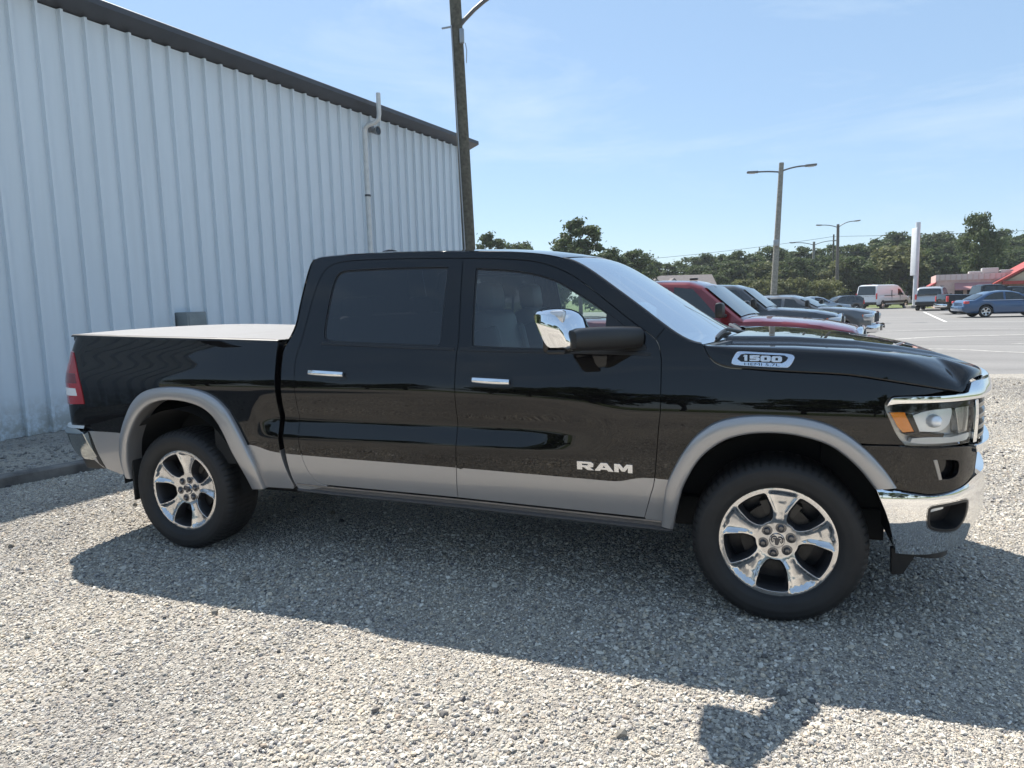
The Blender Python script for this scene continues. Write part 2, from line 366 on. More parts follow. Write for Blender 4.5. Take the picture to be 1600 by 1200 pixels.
for dr, sd in zip(FDOOR, (1, -1)):
    panel('window_glass', inset(FWIN, -.004), GCLEAR, dr, MAPo(-.010), gap=0, thick=.004, step=.05, sides=(sd,))
    panel('window_seal', loop(inset(FWIN, -.006)), BLACKP, dr, MAPo(-.006), holes=[inset(FWIN, .008)], gap=0, thick=.006, step=.1, sides=(sd,))
    sail = loop(np.array([(1.000,1.322),(1.000,1.518)]), cr([(1.04,1.486),(1.144,1.407),(1.200,1.352),(1.205,1.328)], 4), d=.02)
    panel('mirror_sail', sail, BLACKP, dr, MAPo(-.004), gap=0, thick=.004, step=.05, sides=(sd,))
# belt mouldings
for dr, sd, x0, x1 in [(RDOOR[0], 1, -.70, .165), (RDOOR[1], -1, -.70, .165), (FDOOR[0], 1, .20, 1.235), (FDOOR[1], -1, .20, 1.235)]:
    xs = np.linspace(x0, x1, 30); zz = np.interp(xs, [-.7,.1,.3,1.24], [1.366,1.334,1.326,1.306])
    panel('belt_moulding', loop(np.stack([xs, zz-.006], 1), np.stack([xs, zz+.006], 1)[::-1], d=.03), BLACKP, dr, MAPo(.004), gap=0, thick=.004, step=.2, sides=(sd,))
# arches
F_O = cr([(1.285,.43),(1.30,.56),(1.318,.66),(1.348,.738),(1.399,.835),(1.460,.918),(1.542,.980),(1.640,1.012),(1.761,1.025),(1.915,1.020),(2.030,.995),(2.115,.952),(2.202,.880),(2.269,.802),(2.325,.716)], 8)
F_I = cr([(1.345,.418),(1.365,.52),(1.384,.60),(1.408,.675),(1.476,.799),(1.576,.889),(1.681,.930),(1.801,.943),(1.917,.934),(2.032,.902),(2.108,.853),(2.178,.785),(2.238,.705)], 8)
R_O = cr([(-2.335,.452),(-2.330,.55),(-2.312,.66),(-2.276,.775),(-2.220,.880),(-2.140,.990),(-2.047,1.058),(-1.923,1.090),(-1.750,1.097),(-1.593,1.082),(-1.468,1.040),(-1.375,.968),(-1.312,.870),(-1.247,.735),(-1.200,.605),(-1.172,.455)], 8)
R_I = cr([(-2.278,.448),(-2.262,.55),(-2.236,.66),(-2.205,.745),(-2.118,.878),(-2.013,.965),(-1.887,1.006),(-1.728,1.008),(-1.574,.976),(-1.475,.915),(-1.413,.822),(-1.360,.695),(-1.300,.565),(-1.268,.448)], 8)
NA = 90
F_O, F_I, R_O, R_I = (resample(p, NA) for p in (F_O, F_I, R_O, R_I))
def flare(name, O, I):
    prof = [(-.02, -.012), (0, .002), (.015, .016), (.05, .027), (.12, .032), (.5, .036), (.86, .034), (.96, .029), (1.0, .019), (1.01, .008), (1.0, -.05), (1.0, -.09)]
    g = [MAP((O+(I-O)*k)[:, 0], (O+(I-O)*k)[:, 1], off) for k, off in prof]
    for sd in (1, -1):
        fl = np.array([1, sd, 1.]); rings = [[tuple(p) for p in r*fl] for r in g]
        mb = MB(); mb.loft(rings, False, False)
        if sd == 1: mb.F = [f[::-1] for f in mb.F]
        o = mb.build(name, SILVER, TR, True, 60)
flare('wheel_arch_flare', F_O, F_I); flare('wheel_arch_flare', R_O, R_I)
F_M = .5*(F_O+F_I); R_M = .45*R_O+.55*R_I
# front fender
HOODCUT = cr([(1.487,1.350),(1.508,1.303),(1.541,1.264),(1.60,1.241),(1.69,1.234),(1.85,1.223),(2.05,1.214),(2.15,1.206),(2.30,1.183),(2.40,1.166),(2.45,1.158),(2.53,1.142)], 6)
HL_LEFT = cr([(2.352,.906),(2.318,.950),(2.290,1.013),(2.268,1.072),(2.276,1.105),(2.302,1.122)], 5)
kM = int(np.argmin(np.abs(F_M[:, 1]-.905)+(F_M[:, 0] < 2)*9))
fender = loop(FD_FRONT[kF:]+[(.0, 0)], np.array([(1.205,.452),(1.30,.432)]), F_M[2:kM], np.array([(2.20,.905)]), HL_LEFT, np.array([(2.44,1.128)]), HOODCUT[::-1], RAIL[kA:][::-1], d=.016)
panel('front_fender', fender, PS, TR, MAPo(0), splits=[TONE], matfn=tone, step=.024, **KW)
# bed side
BEDFRONT = cr([(-1.012,1.372),(-1.014,1.29),(-1.004,1.05),(-1.006,.85),(-1.008,.76),(-1.000,.667),(-.974,.546),(-.956,.48)], 6)
BEDTOP = cr([(-1.022,1.374),(-1.5,1.388),(-2.07,1.402),(-2.55,1.416),(-2.74,1.421),(-2.86,1.421)], 8)
TL_F = cr([(-2.86,1.318),(-2.745,1.317),(-2.715,1.300),(-2.66,1.21),(-2.622,1.121),(-2.604,1.03),(-2.597,.962)], 6)
bed = loop(BEDFRONT[::-1], BEDTOP, TL_F, np.array([(-2.86,.948),(-2.86,.82),(-2.70,.80),(-2.665,.775),(-2.60,.56),(-2.548,.512),(-2.40,.465)]), R_M[1:-1], np.array([(-1.20,.458),(-.968,.462)]), d=.016)
panel('bed_side', bed, PS, TR, MAPo(0), splits=[TONE], matfn=tone, step=.024, thick=.05, **KW)
# tail lamps
tl = loop(TL_F, np.array([(-2.86,.950),(-2.86,1.316)]), d=.014)
for sd in (1, -1):
    t = panel('tail_light', tl, REDLENS, TR, MAPo(.006), step=.025, sides=(sd,), thick=.05)[0]
    panel('reverse_lamp', loop(np.array([(-2.79,1.02),(-2.655,1.02),(-2.665,1.068),(-2.79,1.072)]), d=.02), WHITEREF, t, MAPo(.008), gap=0, thick=.003, sides=(sd,))
    panel('dark_band', loop(np.array([(-2.85,1.105),(-2.645,1.105),(-2.665,1.17),(-2.85,1.18)]), d=.02), DREDLENS, t, MAPo(.0075), gap=0, thick=.003, sides=(sd,))
# tailgate and bed cap
tg = loop(np.array([(-2.872,1.42),(SRMAX,1.425),(SRMAX,.80),(-2.872,.80)]), d=.02)
for o in panel('tailgate', tg, PAINT, TR, MAPo(0), step=.05, **KW): pass
# rocker
def strip(name, s0, s1, prof, m, n=60, ends=True):
    ss = np.linspace(s0, s1, n)
    for sd in (1, -1):
        rings = [[(p[0], sd*p[1], p[2]) for p in MAP(np.full(len(prof), s), np.array([z0+(dz if callable(dz) else dz) for z0, dz in [(f(s), 0) for f, _ in prof]]), np.array([o for _, o in prof]))] for s in ss]
        mb = MB(); mb.loft(rings, False, False)
        if sd == -1: mb.F = [f[::-1] for f in mb.F]
        mb.build(name, m, TR, True, 40)
sill = lambda d: (lambda s: float(np.interp(s, [-.92,-.71,.156,1.30], [.510,.503,.489,.455]))+d)
strip('rocker_panel', -.93, 1.335, [(sill(-.003), -.014), (sill(-.003), .004), (sill(-.012), .006), (sill(-.020), -.006), (sill(-.036), -.004), (sill(-.045), .010), (sill(-.055), .010), (sill(-.062), -.01), (sill(-.085), -.05)], [DARKSILVER := mat('sill_paint', (.11,.112,.12), .32, .5, 1.)])
# roof and windshield
def grid_obj(name, rows, m, flip=False, sharp=None, parent=TR):
    mb = MB(); mb.loft([[tuple(p) for p in r] for r in rows], False, False)
    if flip: mb.F = [f[::-1] for f in mb.F]
    return mb.build(name, m, parent, True, sharp)
kW = int(np.argmin(np.hypot(RAIL[:, 0]-.735, RAIL[:, 1]-1.806)))
VV = np.concatenate([-np.cos(np.linspace(0, math.pi/2, 22))[:-1], np.sin(np.linspace(0, math.pi/2, 22))]); VV = np.sign(VV)*np.abs(VV)**.8
rows = []
for i, (s, z) in enumerate(RAIL[:kW+1]):
    y = SW(s, z); f = 1-np.abs(VV)**2.4; fx = 1-VV**2
    dx = -.10*(1-smoothstep(-.86, -.5, s))+.075*smoothstep(.1, .735, s)
    rows.append(np.stack([s+dx*fx, VV*(y-.003), z+.002+.036*f*(1-.25*smoothstep(.3, .735, s))-.0*fx], 1))
grid_obj('roof', rows, PAINT, False)
ws = RAIL[kW+1:]; rows = []
ws = resample(np.vstack([RAIL[kW-1:kW], ws[1:-3], [(1.462, 1.352)]]), 28); _c = np.polyfit(np.linspace(0, 1, 28), ws, 5); ws = np.stack([np.polyval(_c[:, k], np.linspace(0, 1, 28)) for k in (0, 1)], 1)
for i, (s, z) in enumerate(ws):
    u = i/(len(ws)-1); y = SW(s, z)-.030; fx = 1-VV**2; b = .075+.095*u; f24 = 1-np.abs(VV)**2.4; y = y+.026*(1-u)**6
    rows.append(np.stack([s+.004+.008*u+b*fx, VV*y, z-.002-.004*u+(.027-.015*u)*(f24*(1-u)+fx*u)], 1))
grid_obj('windshield', rows, GWIND, False)
# A-pillar inner trim along the glass edge
for sd in (1, -1):
    MB().tube([(s+.008, sd*(SW(s, z)-.022), z-.012) for s, z in ws], .016, 8).build('windshield_trim', BLACKP, TR)
# header behind the glass (inside) and dark frit
rows2 = [np.array(r)+[-.012, 0, -.012] for r in rows[1:3]]
grid_obj('windshield_frit', rows2, MATTEB)
# cab back with window
zz = np.linspace(1.24, 1.874, 20); cbx = np.interp(zz, CABREAR[:, 1], CABREAR[:, 0]); rows = []
for x, z in zip(cbx, zz):
    y = SW(x, z)-.004; rows.append(np.stack([x-.012-.10*(1-np.abs(VV)**2.2)*1.0, VV*y, np.full_like(VV, z)], 1))
grid_obj('cab_back', rows, PAINT, True)
rows = [r[6:-6]-[.018, 0, 0] for r in rows[6:-2]]
grid_obj('back_window', rows, GLOSSB, True)
MB().rbox((-1.0, 0, 1.90), (.05, .30, .03), .01).build('third_brake_light', DREDLENS, TR)
# shark fin antenna
fin = MB(); fin.loft([[(-.62+dx*.9, -w, 1.948+h*0) for dx in (0,)]+[(-.62, w, 1.948), (-.62+.0, 0, 1.948)] for dx, w, h in ((0, .02, 0),)]*1, True, False) if False else None
fm = MB()
for_rings = []
for t in np.linspace(0, 1, 9):
    x = -.86+.20*t; h = .045*math.sin(math.pi*min(1, .15+.85*(1-t)))*(1-t)**.3+.002; w = .032*math.sin(math.pi*(.1+.8*t))
    for_rings.append([(x, -w, 1.936), (x, -w*.5, 1.936+h*.75), (x, 0, 1.936+h), (x, w*.5, 1.936+h*.75), (x, w, 1.936)])
fm.loft(for_rings, True, True); fm.build('antenna_fin', PAINT, TR)
# hood
HB = cr([(1.487,1.350),(1.508,1.304),(1.541,1.266),(1.60,1.244),(1.69,1.237),(1.85,1.226),(2.05,1.217),(2.15,1.209),(2.30,1.186),(2.40,1.169),(2.45,1.160),(2.55,1.143),(2.615,1.133),(2.655,1.160),(2.70,1.182),(2.80,1.188),(2.95,1.185),(3.1,1.183),(SFMAX,1.182)], 9)
HB = resample(HB, 170); HB[-1, 0] = SFMAX
TT = np.concatenate([np.linspace(0, .10, 16)[:-1]**1.0, np.linspace(.10, 1, 56)])
TT[:15] = .10*(np.linspace(0, 1, 16)[:-1])**1.7
bp_ = MAP(HB[:, 0], HB[:, 1], .0)
def hood_top(x, y):
    T = np.interp(x, [1.45,1.6,1.9,2.2,2.4,2.55,2.65,2.75,2.83], [1.345,1.342,1.336,1.317,1.292,1.264,1.236,1.205,1.175])
    wd = np.interp(x, [1.5,2.0,2.65], [.66,.60,.50]); hd = .030*(1-.55*smoothstep(1.7, 2.6, x))*(1-smoothstep(2.55, 2.78, x))
    a = np.abs(y)
    return T+hd*(1-smoothstep(wd-.035, wd+.035, a))+.006*(1-np.clip(a/.62, 0, 1)**2)-.010*smoothstep(wd+.03, wd+.24, a)*0
rows = []
for (s, zb), b in zip(HB, bp_):
    bx, by = b[0], b[1]
    cx = bx+.17*(1-min(1, max(0, (bx-1.487)/.5))) if s < 2.2 else 2.2+.14*(s-2.2)/(SFMAX-2.2)
    L = math.hypot(cx-bx, by) if abs(by) > 1e-6 or True else 1
    q = 1-(1-TT)**2 if s < 2.0 else TT
    x = bx+(cx-bx)*(q if s < 2.0 else TT); y = by*(1-TT); d = np.hypot(x-bx, y-by)
    wf = float(smoothstep(2.30, 2.66, s))
    r1 = np.interp(d, [0,.006,.014,.026,.045,.07,.11,.2,.5,1.2], [0,.040,.068,.090,.108,.120,.134,.16,.26,.5]); r2 = np.interp(d, [0,.006,.02,.06,.12,.22,.5,1.2], [0,.018,.035,.066,.105,.16,.30,.7])
    a = hood_top(x, y); c = zb+r1*(1-wf)+r2*wf; k = .010
    z = -k*np.log(np.exp(-(a-1.3)/k)+np.exp(-(c-1.3)/k))+1.3
    z = z-(z[0]-zb)*np.exp(-d/.03)
    P = np.stack([x, y, z], 1); fl = P[0]+[-.012 if s > 2.4 else 0, .012, -.012]
    rows.append(np.vstack([P[0][None]+[0, .03, -.003], P]))
for sd in (1, -1):
    fl = np.array([1, sd, 1.]); grid_obj('hood', [r*fl for r in rows], PAINT, sd == 1)
# merge the two halves of the hood
hs = [o for o in TR.children if o.name.startswith('hood')]
V = []; F = []
for h in hs:
    b = len(V); V += [v.co.copy() for v in h.data.vertices]; F += [[i+b for i in p.vertices] for p in h.data.polygons]; bpy.data.objects.remove(h)
bm = bmesh.new(); me = bpy.data.meshes.new('hood'); me.from_pydata(V, [], F); bm.from_mesh(me); bmesh.ops.remove_doubles(bm, verts=bm.verts, dist=.0006); bmesh.ops.recalc_face_normals(bm, faces=bm.faces)
bm.to_mesh(me); bm.free(); me.materials.append(PAINT)
me.polygons.foreach_set('use_smooth', [True]*len(me.polygons)); HOOD = bpy.data.objects.new('hood', me); COL.objects.link(HOOD); HOOD.parent = TR
# cowl and wipers
mb = MB(); mb.loft([[(1.46+.17*(1-v*v)-.01, v*.90, 1.338+.012*(1-v*v)) for v in VV], [(1.53+.17*(1-v*v), v*.90, 1.345+.015*(1-v*v)) for v in VV], [(1.56+.17*(1-v*v), v*.90, 1.29) for v in VV]], False, False)
mb.build('cowl', BLACKP, TR, True, 60)
def on_ws(u, v, off):
    s = np.interp(u, np.linspace(0, 1, len(ws)), ws[:, 0]); z = np.interp(u, np.linspace(0, 1, len(ws)), ws[:, 1]); y = SW(s, z)-.03; fx = 1-v*v; b = .085+.085*u
    return Vector((s+.012+b*fx+off*.55, v*float(y), z-.006+(.042-.03*u)*fx+off*.83))
for v0, v1 in ((-.80, -.18), (-.10, .55)):
    m_ = MB(); P = [on_ws(.985-.07*t*(1-t)*1.6-.05*t, v0+(v1-v0)*t, .014) for t in np.linspace(0, 1, 10)]
    m_.tube(P, [.006]+[.011]*8+[.005], 6); piv = on_ws(1.0, v1+.06, .0)+Vector((.03, 0, -.012))
    m_.tube([piv, piv+Vector((0, -.03, .012)), (P[5]+P[6])/2+Vector((.012, 0, .006)), P[5]+Vector((0, 0, .004))], [.015, .013, .009, .007], 7)
    m_.build('wiper', BLACKP, TR)
# headlight
HLO = loop(HL_LEFT[:-2], np.array([(2.30,1.090),(2.45,1.090),(2.60,1.093),(2.690,1.096)]), np.array([(2.682,1.02),(2.668,.96),(2.655,.902)]), cr([(2.60,.900),(2.50,.899),(2.42,.900),(2.375,.903)], 3), d=.012)
for sd in (1, -1):
    h = panel('headlight', HLO, LAMPGREY, TR, MAPo(-.045), gap=.0, thick=.01, step=.03, sides=(sd,))[0]
    panel('headlight_lens', HLO, GLENS, h, MAPo(.004), gap=.002, thick=.05, step=.02, sides=(sd,))
    panel('turn_signal', loop(np.array([(2.292,1.048),(2.348,1.050),(2.388,.966),(2.345,.962),(2.325,.985)]), d=.01), AMBER, h, MAPo(-.012), gap=0, thick=.03, sides=(sd,))
    panel('lamp_bezel', loop(np.array([(2.30,1.088),(2.69,1.094),(2.68,1.066),(2.56,1.066),(2.44,1.062),(2.375,1.050),(2.30,1.056)]), d=.012), GLOSSB, h, MAPo(-.008), gap=0, thick=.03, sides=(sd,))
    panel('lamp_bezel', loop(np.array([(2.352,1.044),(2.376,1.044),(2.412,.958),(2.52,.952),(2.515,.938),(2.40,.940),(2.345,.955),(2.392,.962)]), d=.01), GLOSSB, h, MAPo(-.008), gap=0, thick=.03, sides=(sd,))
    prj = loop(cr([(2.378,1.030),(2.43,1.050),(2.50,1.060),(2.565,1.062),(2.562,1.018),(2.545,.985),(2.50,.962),(2.415,.964)], 3), d=.01)
    panel('projector_bowl', prj, WHITEREF, h, MAPo(-.020), gap=0, thick=.03, sides=(sd,))
    pc = MAP(2.475, 1.010, -.012)[0]
    mb = MB(); mb.lathe([(.0, .03), (.012, .028), (.024, .018), (.030, 0), (.030, -.02)], 20, 'x'); pj = mb.build('projector_lens', WHITEREF, h); pj.location = (pc[0]-.0, sd*(pc[1]), pc[2]); pj.rotation_euler = (0, 0, -sd*.9)
    panel('running_light', loop(cr([(2.375,.918),(2.42,.912),(2.50,.911),(2.63,.913),(2.66,.922),(2.665,.945),(2.56,.935),(2.45,.938),(2.38,.934)], 3), d=.01), mat('drl_plastic', (.72,.72,.70), .3, 0, 1.), h, MAPo(-.006), gap=0, thick=.03, sides=(sd,))
    panel('lamp_trim', loop(np.array([(2.58,1.062),(2.672,1.066),(2.655,.955),(2.60,.950)]), d=.012), mat('lamp_silver', (.55,.55,.54), .22, .9), h, MAPo(-.010), gap=0, thick=.03, sides=(sd,))
# chrome brow over the lamp, running into the grille surround
BROW = loop(cr([(2.272,1.076),(2.284,1.104),(2.306,1.120),(2.40,1.123),(2.50,1.124),(2.60,1.127),(2.635,1.132)], 4), cr([(2.668,1.172),(2.72,1.180),(2.9,1.177),(SFMAX,1.175)], 4), cr([(SFMAX,1.105),(2.9,1.102),(2.76,1.100),(2.69,1.098),(2.60,1.094),(2.45,1.092),(2.33,1.089),(2.285,1.082)], 4), d=.014)
def browmap(s, z):
    off = .010+.022*smoothstep(2.58, 2.76, s)-.010*np.clip(np.abs((z-1.125))/.06, 0, 1)**2
    return MAP(s, z, off)
panel('grille_surround', BROW, CHROME, TR, browmap, step=.02, thick=.03, **KW)
GR = loop(np.array([(2.692,1.092),(SFMAX,1.10),(SFMAX,.885),(2.74,.882),(2.668,.90)]), d=.02)
panel('grille_mesh', GR, MATTEB, TR, MAPo(-.03), gap=0, thick=.01, step=.05, **KW)
for z0, h0 in ((1.055, .018), (1.005, .018), (.955, .018), (.915, .018)):
    panel('grille_bar', loop(np.array([(2.70,z0-h0/2),(SFMAX,z0-h0/2),(SFMAX,z0+h0/2),(2.70,z0+h0/2)]), d=.02), GLOSSB, TR, MAPo(-.004), gap=0, thick=.02, step=.05, **KW)
for sa in (2.735,):
    panel('grille_side_bar', loop(np.array([(2.685,.90),(2.712,.90),(2.726,1.09),(2.70,1.09)]), d=.02), CHROME, TR, MAPo(.008), gap=0, thick=.02, step=.05, **KW)
# painted bumper cap
kB = int(np.argmin(np.abs(F_M[:, 1]-.72)+(F_M[:, 0] < 2)*9))
CAPT = cr([(2.356,.900),(2.42,.896),(2.50,.894),(2.60,.893),(2.665,.886)], 4)
cap = loop(F_M[kM:kB+1], np.array([(2.32,.703)]), cr([(2.40,.690),(2.473,.680),(2.58,.690),(2.66,.712),(2.715,.745)], 4), cr([(2.728,.80),(2.715,.855),(2.69,.880)], 4), CAPT[::-1], np.array([(2.30,.905),(2.215,.902)]), d=.014)
ins = loop(cr([(2.482,.835),(2.52,.838),(2.575,.832),(2.596,.815),(2.598,.78),(2.585,.757),(2.55,.746),(2.512,.748)], 3), d=.012)
panel('bumper_cap', cap, PAINT, TR, MAPo(.008), holes=[ins], step=.022, **KW)
panel('bumper_cap_vent', inset(ins, -.004), GLOSSB, TR, MAPo(-.03), gap=0, thick=.01, step=.03, **KW)
panel('vent_blade', loop(np.array([(2.468,.838),(2.482,.838),(2.512,.748),(2.500,.746)]), d=.01), mat('satin_trim', (.30,.30,.30), .3, .7), TR, MAPo(.010), gap=0, thick=.006, step=.05, **KW)
# lower grille centre between caps
panel('lower_grille', loop(np.array([(2.73,.73),(SFMAX,.73),(SFMAX,.88),(2.73,.88)]), d=.02), MATTEB, TR, MAPo(-.02), gap=0, thick=.01, step=.05, **KW)
panel('grille_lower_chrome', loop(np.array([(2.70,.855),(SFMAX,.855),(SFMAX,.885),(2.69,.888)]), d=.02), CHROME, TR, MAPo(.02), gap=0, thick=.03, step=.03, **KW)
# chrome bumper
def bmp(s, z):
    t = np.clip((z-.38)/(.72-.38), 0, 1); off = .008+.034*np.sin(np.pi*np.clip(t*.86+.16, 0, 1))**.7
    return MAP(s, z, off)
CB_T = cr([(2.245,.705),(2.32,.692),(2.40,.681),(2.475,.673),(2.58,.684),(2.66,.705),(2.72,.728),(2.80,.735),(3.0,.735),(SFMAX,.735)], 5)
CB_B = cr([(2.350,.392),(2.45,.385),(2.55,.386),(2.66,.395),(2.78,.402),(3.0,.41),(SFMAX,.41)], 5)
FOG = loop(cr([(2.450,.622),(2.475,.634),(2.55,.642),(2.645,.645),(2.660,.610),(2.650,.545),(2.615,.502),(2.55,.500),(2.49,.513),(2.458,.535),(2.448,.58)], 4), d=.01)
cb = loop(CB_T[::-1], np.array([(2.262,.66),(2.285,.60),(2.305,.54),(2.325,.47)]), CB_B, d=.014)
for sd in (1, -1):
    b_ = panel('front_bumper', cb, CHROME, TR, bmp, holes=[FOG], gap=0, thick=.03, step=.02, sides=(sd,), rnd=.004)[0]
    panel('fog_lamp_recess', inset(FOG, -.035), BLACKP, b_, lambda s, z: MAP(s, z, -.03), gap=0, thick=.01, step=.03, sides=(sd,))
    panel('fog_lamp_bezel', inset(FOG, -.004), BLACKP, b_, lambda s, z: bmp(s, z)*1+0, holes=[inset(FOG, .012)], gap=0, thick=.10, step=.05, sides=(sd,))
    panel('fog_lamp', loop(np.array([(2.475,.585),(2.56,.60),(2.56,.618),(2.475,.608)]), d=.02), WHITEREF, b_, MAPo(-.01), gap=0, thick=.02, sides=(sd,))
# bumper top shelf (chrome step)
for sd in (1, -1):
    rg = []
    for s, z in CB_T: rg.append([tuple(p*[1, sd, 1]) for p in np.vstack([bmp(s, z), MAP(s, z+.006, .012), MAP(s, z+.008, -.02)])])
    mb = MB(); mb.loft(rg, False, False); 
    if sd == -1: mb.F = [f[::-1] for f in mb.F]
    mb.build('bumper_step', CHROME, TR, True, 40)
# air dam
ad = loop(cr([(2.348,.394),(2.45,.388),(2.55,.388),(2.70,.397),(3.0,.405),(SFMAX,.41)], 3), np.array([(SFMAX,.29),(2.9,.29),(2.62,.33),(2.48,.352),(2.43,.262),(2.365,.258)]), d=.02)
panel('air_dam', ad, BLACKP, TR, MAPo(-.025), gap=0, thick=.02, step=.05, **KW)
# rear bumper
RB = loop(np.array([(-2.602,.770),(-2.560,.566)]), cr([(-2.62,.560),(-2.73,.565),(-2.82,.58),(-2.95,.59)], 3), np.array([(SRMAX,.59),(SRMAX,.80)]), cr([(-2.95,.805),(-2.83,.800),(-2.70,.795),(-2.64,.785)], 3), d=.016)
def rbm(s, z): t = np.clip((z-.56)/.24, 0, 1); return MAP(s, z, -.012+.062*t**.62-.022*smoothstep(.86, 1., t))
panel('rear_bumper', RB, mat('chrome_dark_reflection', (.42,.44,.44), .06, 1.), TR, rbm, gap=0, step=.025, thick=.03, rnd=.006, **KW)  # plain chrome, base colour darkened to stand in for dark reflections
for sd in (1, -1):
    ss = np.linspace(-2.60, SRMAX, 40); rg = [[tuple(p*[1, sd, 1]) for p in (rbm(np.array([s]), np.array([.796]))[0], MAP(s, .815, .02)[0], MAP(s, .818, -.01)[0])] for s in ss]
    mb = MB(); mb.loft(rg, False, False); mb.build('bumper_step_pad', BLACKP if False else CHROME, TR, True, 30)
    panel('rear_bumper_gap', loop(np.array([(-2.59,.768),(-2.625,.775),(-2.56,.54),(-2.52,.51)]), d=.02), BLACKP, TR, MAPo(.004), gap=0, thick=.02, sides=(sd,))
    panel('rear_valance', loop(np.array([(-2.50,.50),(-2.57,.562),(-2.72,.562),(-2.90,.58),(SRMAX,.59),(SRMAX,.50),(-2.75,.49)]), d=.02), BLACKP, TR, MAPo(-.015), gap=0, thick=.02, sides=(sd,))
# tonneau cover
ru = []
for s in np.linspace(-2.80, -1.035, 40):
    ze = float(np.interp(s, BEDTOP[::-1, 0], BEDTOP[::-1, 1])); w = .895
    ru.append([(s, v*w, ze+.010+.016*(1-abs(v)**2.2)+(.004 if abs(((s+1.04) % .44)-.22) < .20 else 0)) for v in VV])
grid_obj('tonneau_cover', ru, VINYL, False)
for sd in (1, -1):
    rg = []
    for s, z in BEDTOP:
        s2 = max(s, -2.80); y0 = -MAP(np.array([s2]), np.array([z]))[0][1]
        rg.append([(s2, -sd*(y0+.001), z-.004), (s2, -sd*(y0-.004), z+.008), (s2, -sd*(y0-.018), z+.013), (s2, -sd*.885, z+.013), (s2, -sd*.885, z-.03)])
    mb = MB(); mb.loft(rg, False, False)
    if sd == 1: mb.F = [f[::-1] for f in mb.F]
    mb.build('bed_rail_cap', BLACKP, TR, True, 40)
MB().rbox((-2.775, 0, 1.405), (.07, 1.78, .05), .015).build('bed_rear_cap', BLACKP, TR)
MB().box((-1.045, 0, 1.05), (.02, 1.84, .66)).build('bed_front_wall', PAINT, TR)
# door handles
for dr, sd, x0, x1, zc in ((RDOOR[0], 1, -.785, -.500, 1.188), (RDOOR[1], -1, -.785, -.500, 1.188), (FDOOR[0], 1, .262, .520, 1.158), (FDOOR[1], -1, .262, .520, 1.158)):
    sl_ = -.095/1.3
    b = rrect(x0, zc-.030, x1, zc+.030, .026); b[:, 1] += (b[:, 0]-(x0+x1)/2)*-.04
    hb = panel('handle_bezel', dens(np.vstack([b, b[:1]]), .012)[:-1], GLOSSB, dr, MAPo(.003), gap=0, thick=.004, step=.03, sides=(sd,))[0]
    xs = np.linspace(x0+.034, x1-.014, 14); rg = []
    for i, x in enumerate(xs):
        t = i/13; e = math.sin(math.pi*(.06+.88*t))**.35; zz = zc+.004-(x-(x0+x1)/2)*.04
        c = MAP(x, zz, .012+.022*e)[0]; hh = .019*(.75+.25*e)
        rg.append([(c[0], sd*(c[1]+dy), c[2]+dz) for dy, dz in ((0, -hh*.6), (-.006, -hh*.2), (-.006, hh*.3), (0, hh), (.012, hh*.8), (.014, -hh*.5))])
    mb = MB(); mb.loft(rg, True, True)
    if sd == -1: mb.F = [f[::-1] for f in mb.F]
    mb.build('door_handle', CHROME, dr, True, 50)
# ---- lettering on the side
def glyph_panel(name, polys, holes_, m, parent, M, sd=1, thick=.004):
    for P, H in zip(polys, holes_):
        panel(name, loop(np.array(P, float), d=.01), m, parent, M, holes=[loop(np.array(h, float), d=.01) for h in H], gap=0, thick=thick, step=.05, sides=(sd,), rnd=.0012)
LET = {'R': ([(0,0),(.30,0),(.30,.30),(.42,.30),(.62,0),(1,0),(.76,.32),(.96,.42),(.98,.80),(.84,1),(0,1)], [[(.30,.55),(.30,.76),(.62,.76),(.66,.70),(.66,.60),(.60,.55)]]),
       'A': ([(0,0),(.28,0),(.35,.18),(.65,.18),(.72,0),(1,0),(.66,1),(.34,1)], [[(.42,.40),(.50,.68),(.58,.40)]]),
       'M': ([(0,0),(.24,0),(.24,.60),(.42,.12),(.58,.12),(.76,.60),(.76,0),(1,0),(1,1),(.68,1),(.50,.52),(.32,1),(0,1)], []),
       '1': ([(.30,0),(.75,0),(.75,1),(.22,1),(.10,.72),(.30,.72)], []),
       '5': ([(0,0),(.84,0),(1,.14),(1,.52),(.86,.64),(.36,.64),(.36,.76),(.98,.76),(.98,1),(.02,1),(.02,.42),(.66,.42),(.66,.24),(0,.24)], []),
       '0': ([(.16,0),(.84,0),(1,.16),(1,.84),(.84,1),(.16,1),(0,.84),(0,.16)], [[(.36,.26),(.36,.74),(.64,.74),(.64,.26)]])}
x = .862
for ch, wd in (('R', .088), ('A', .098), ('M', .092)):
    o, hh = LET[ch]; f = lambda L: [(x+a*wd, .708+b*.043-(x+a*wd-1.0)*.018) for a, b in L]
    glyph_panel('letter', [f(o)], [[f(h) for h in hh]], mat('badge_silver', (.70,.70,.71), .22, .8), FDOOR[0], MAPo(.004)); x += wd+.004
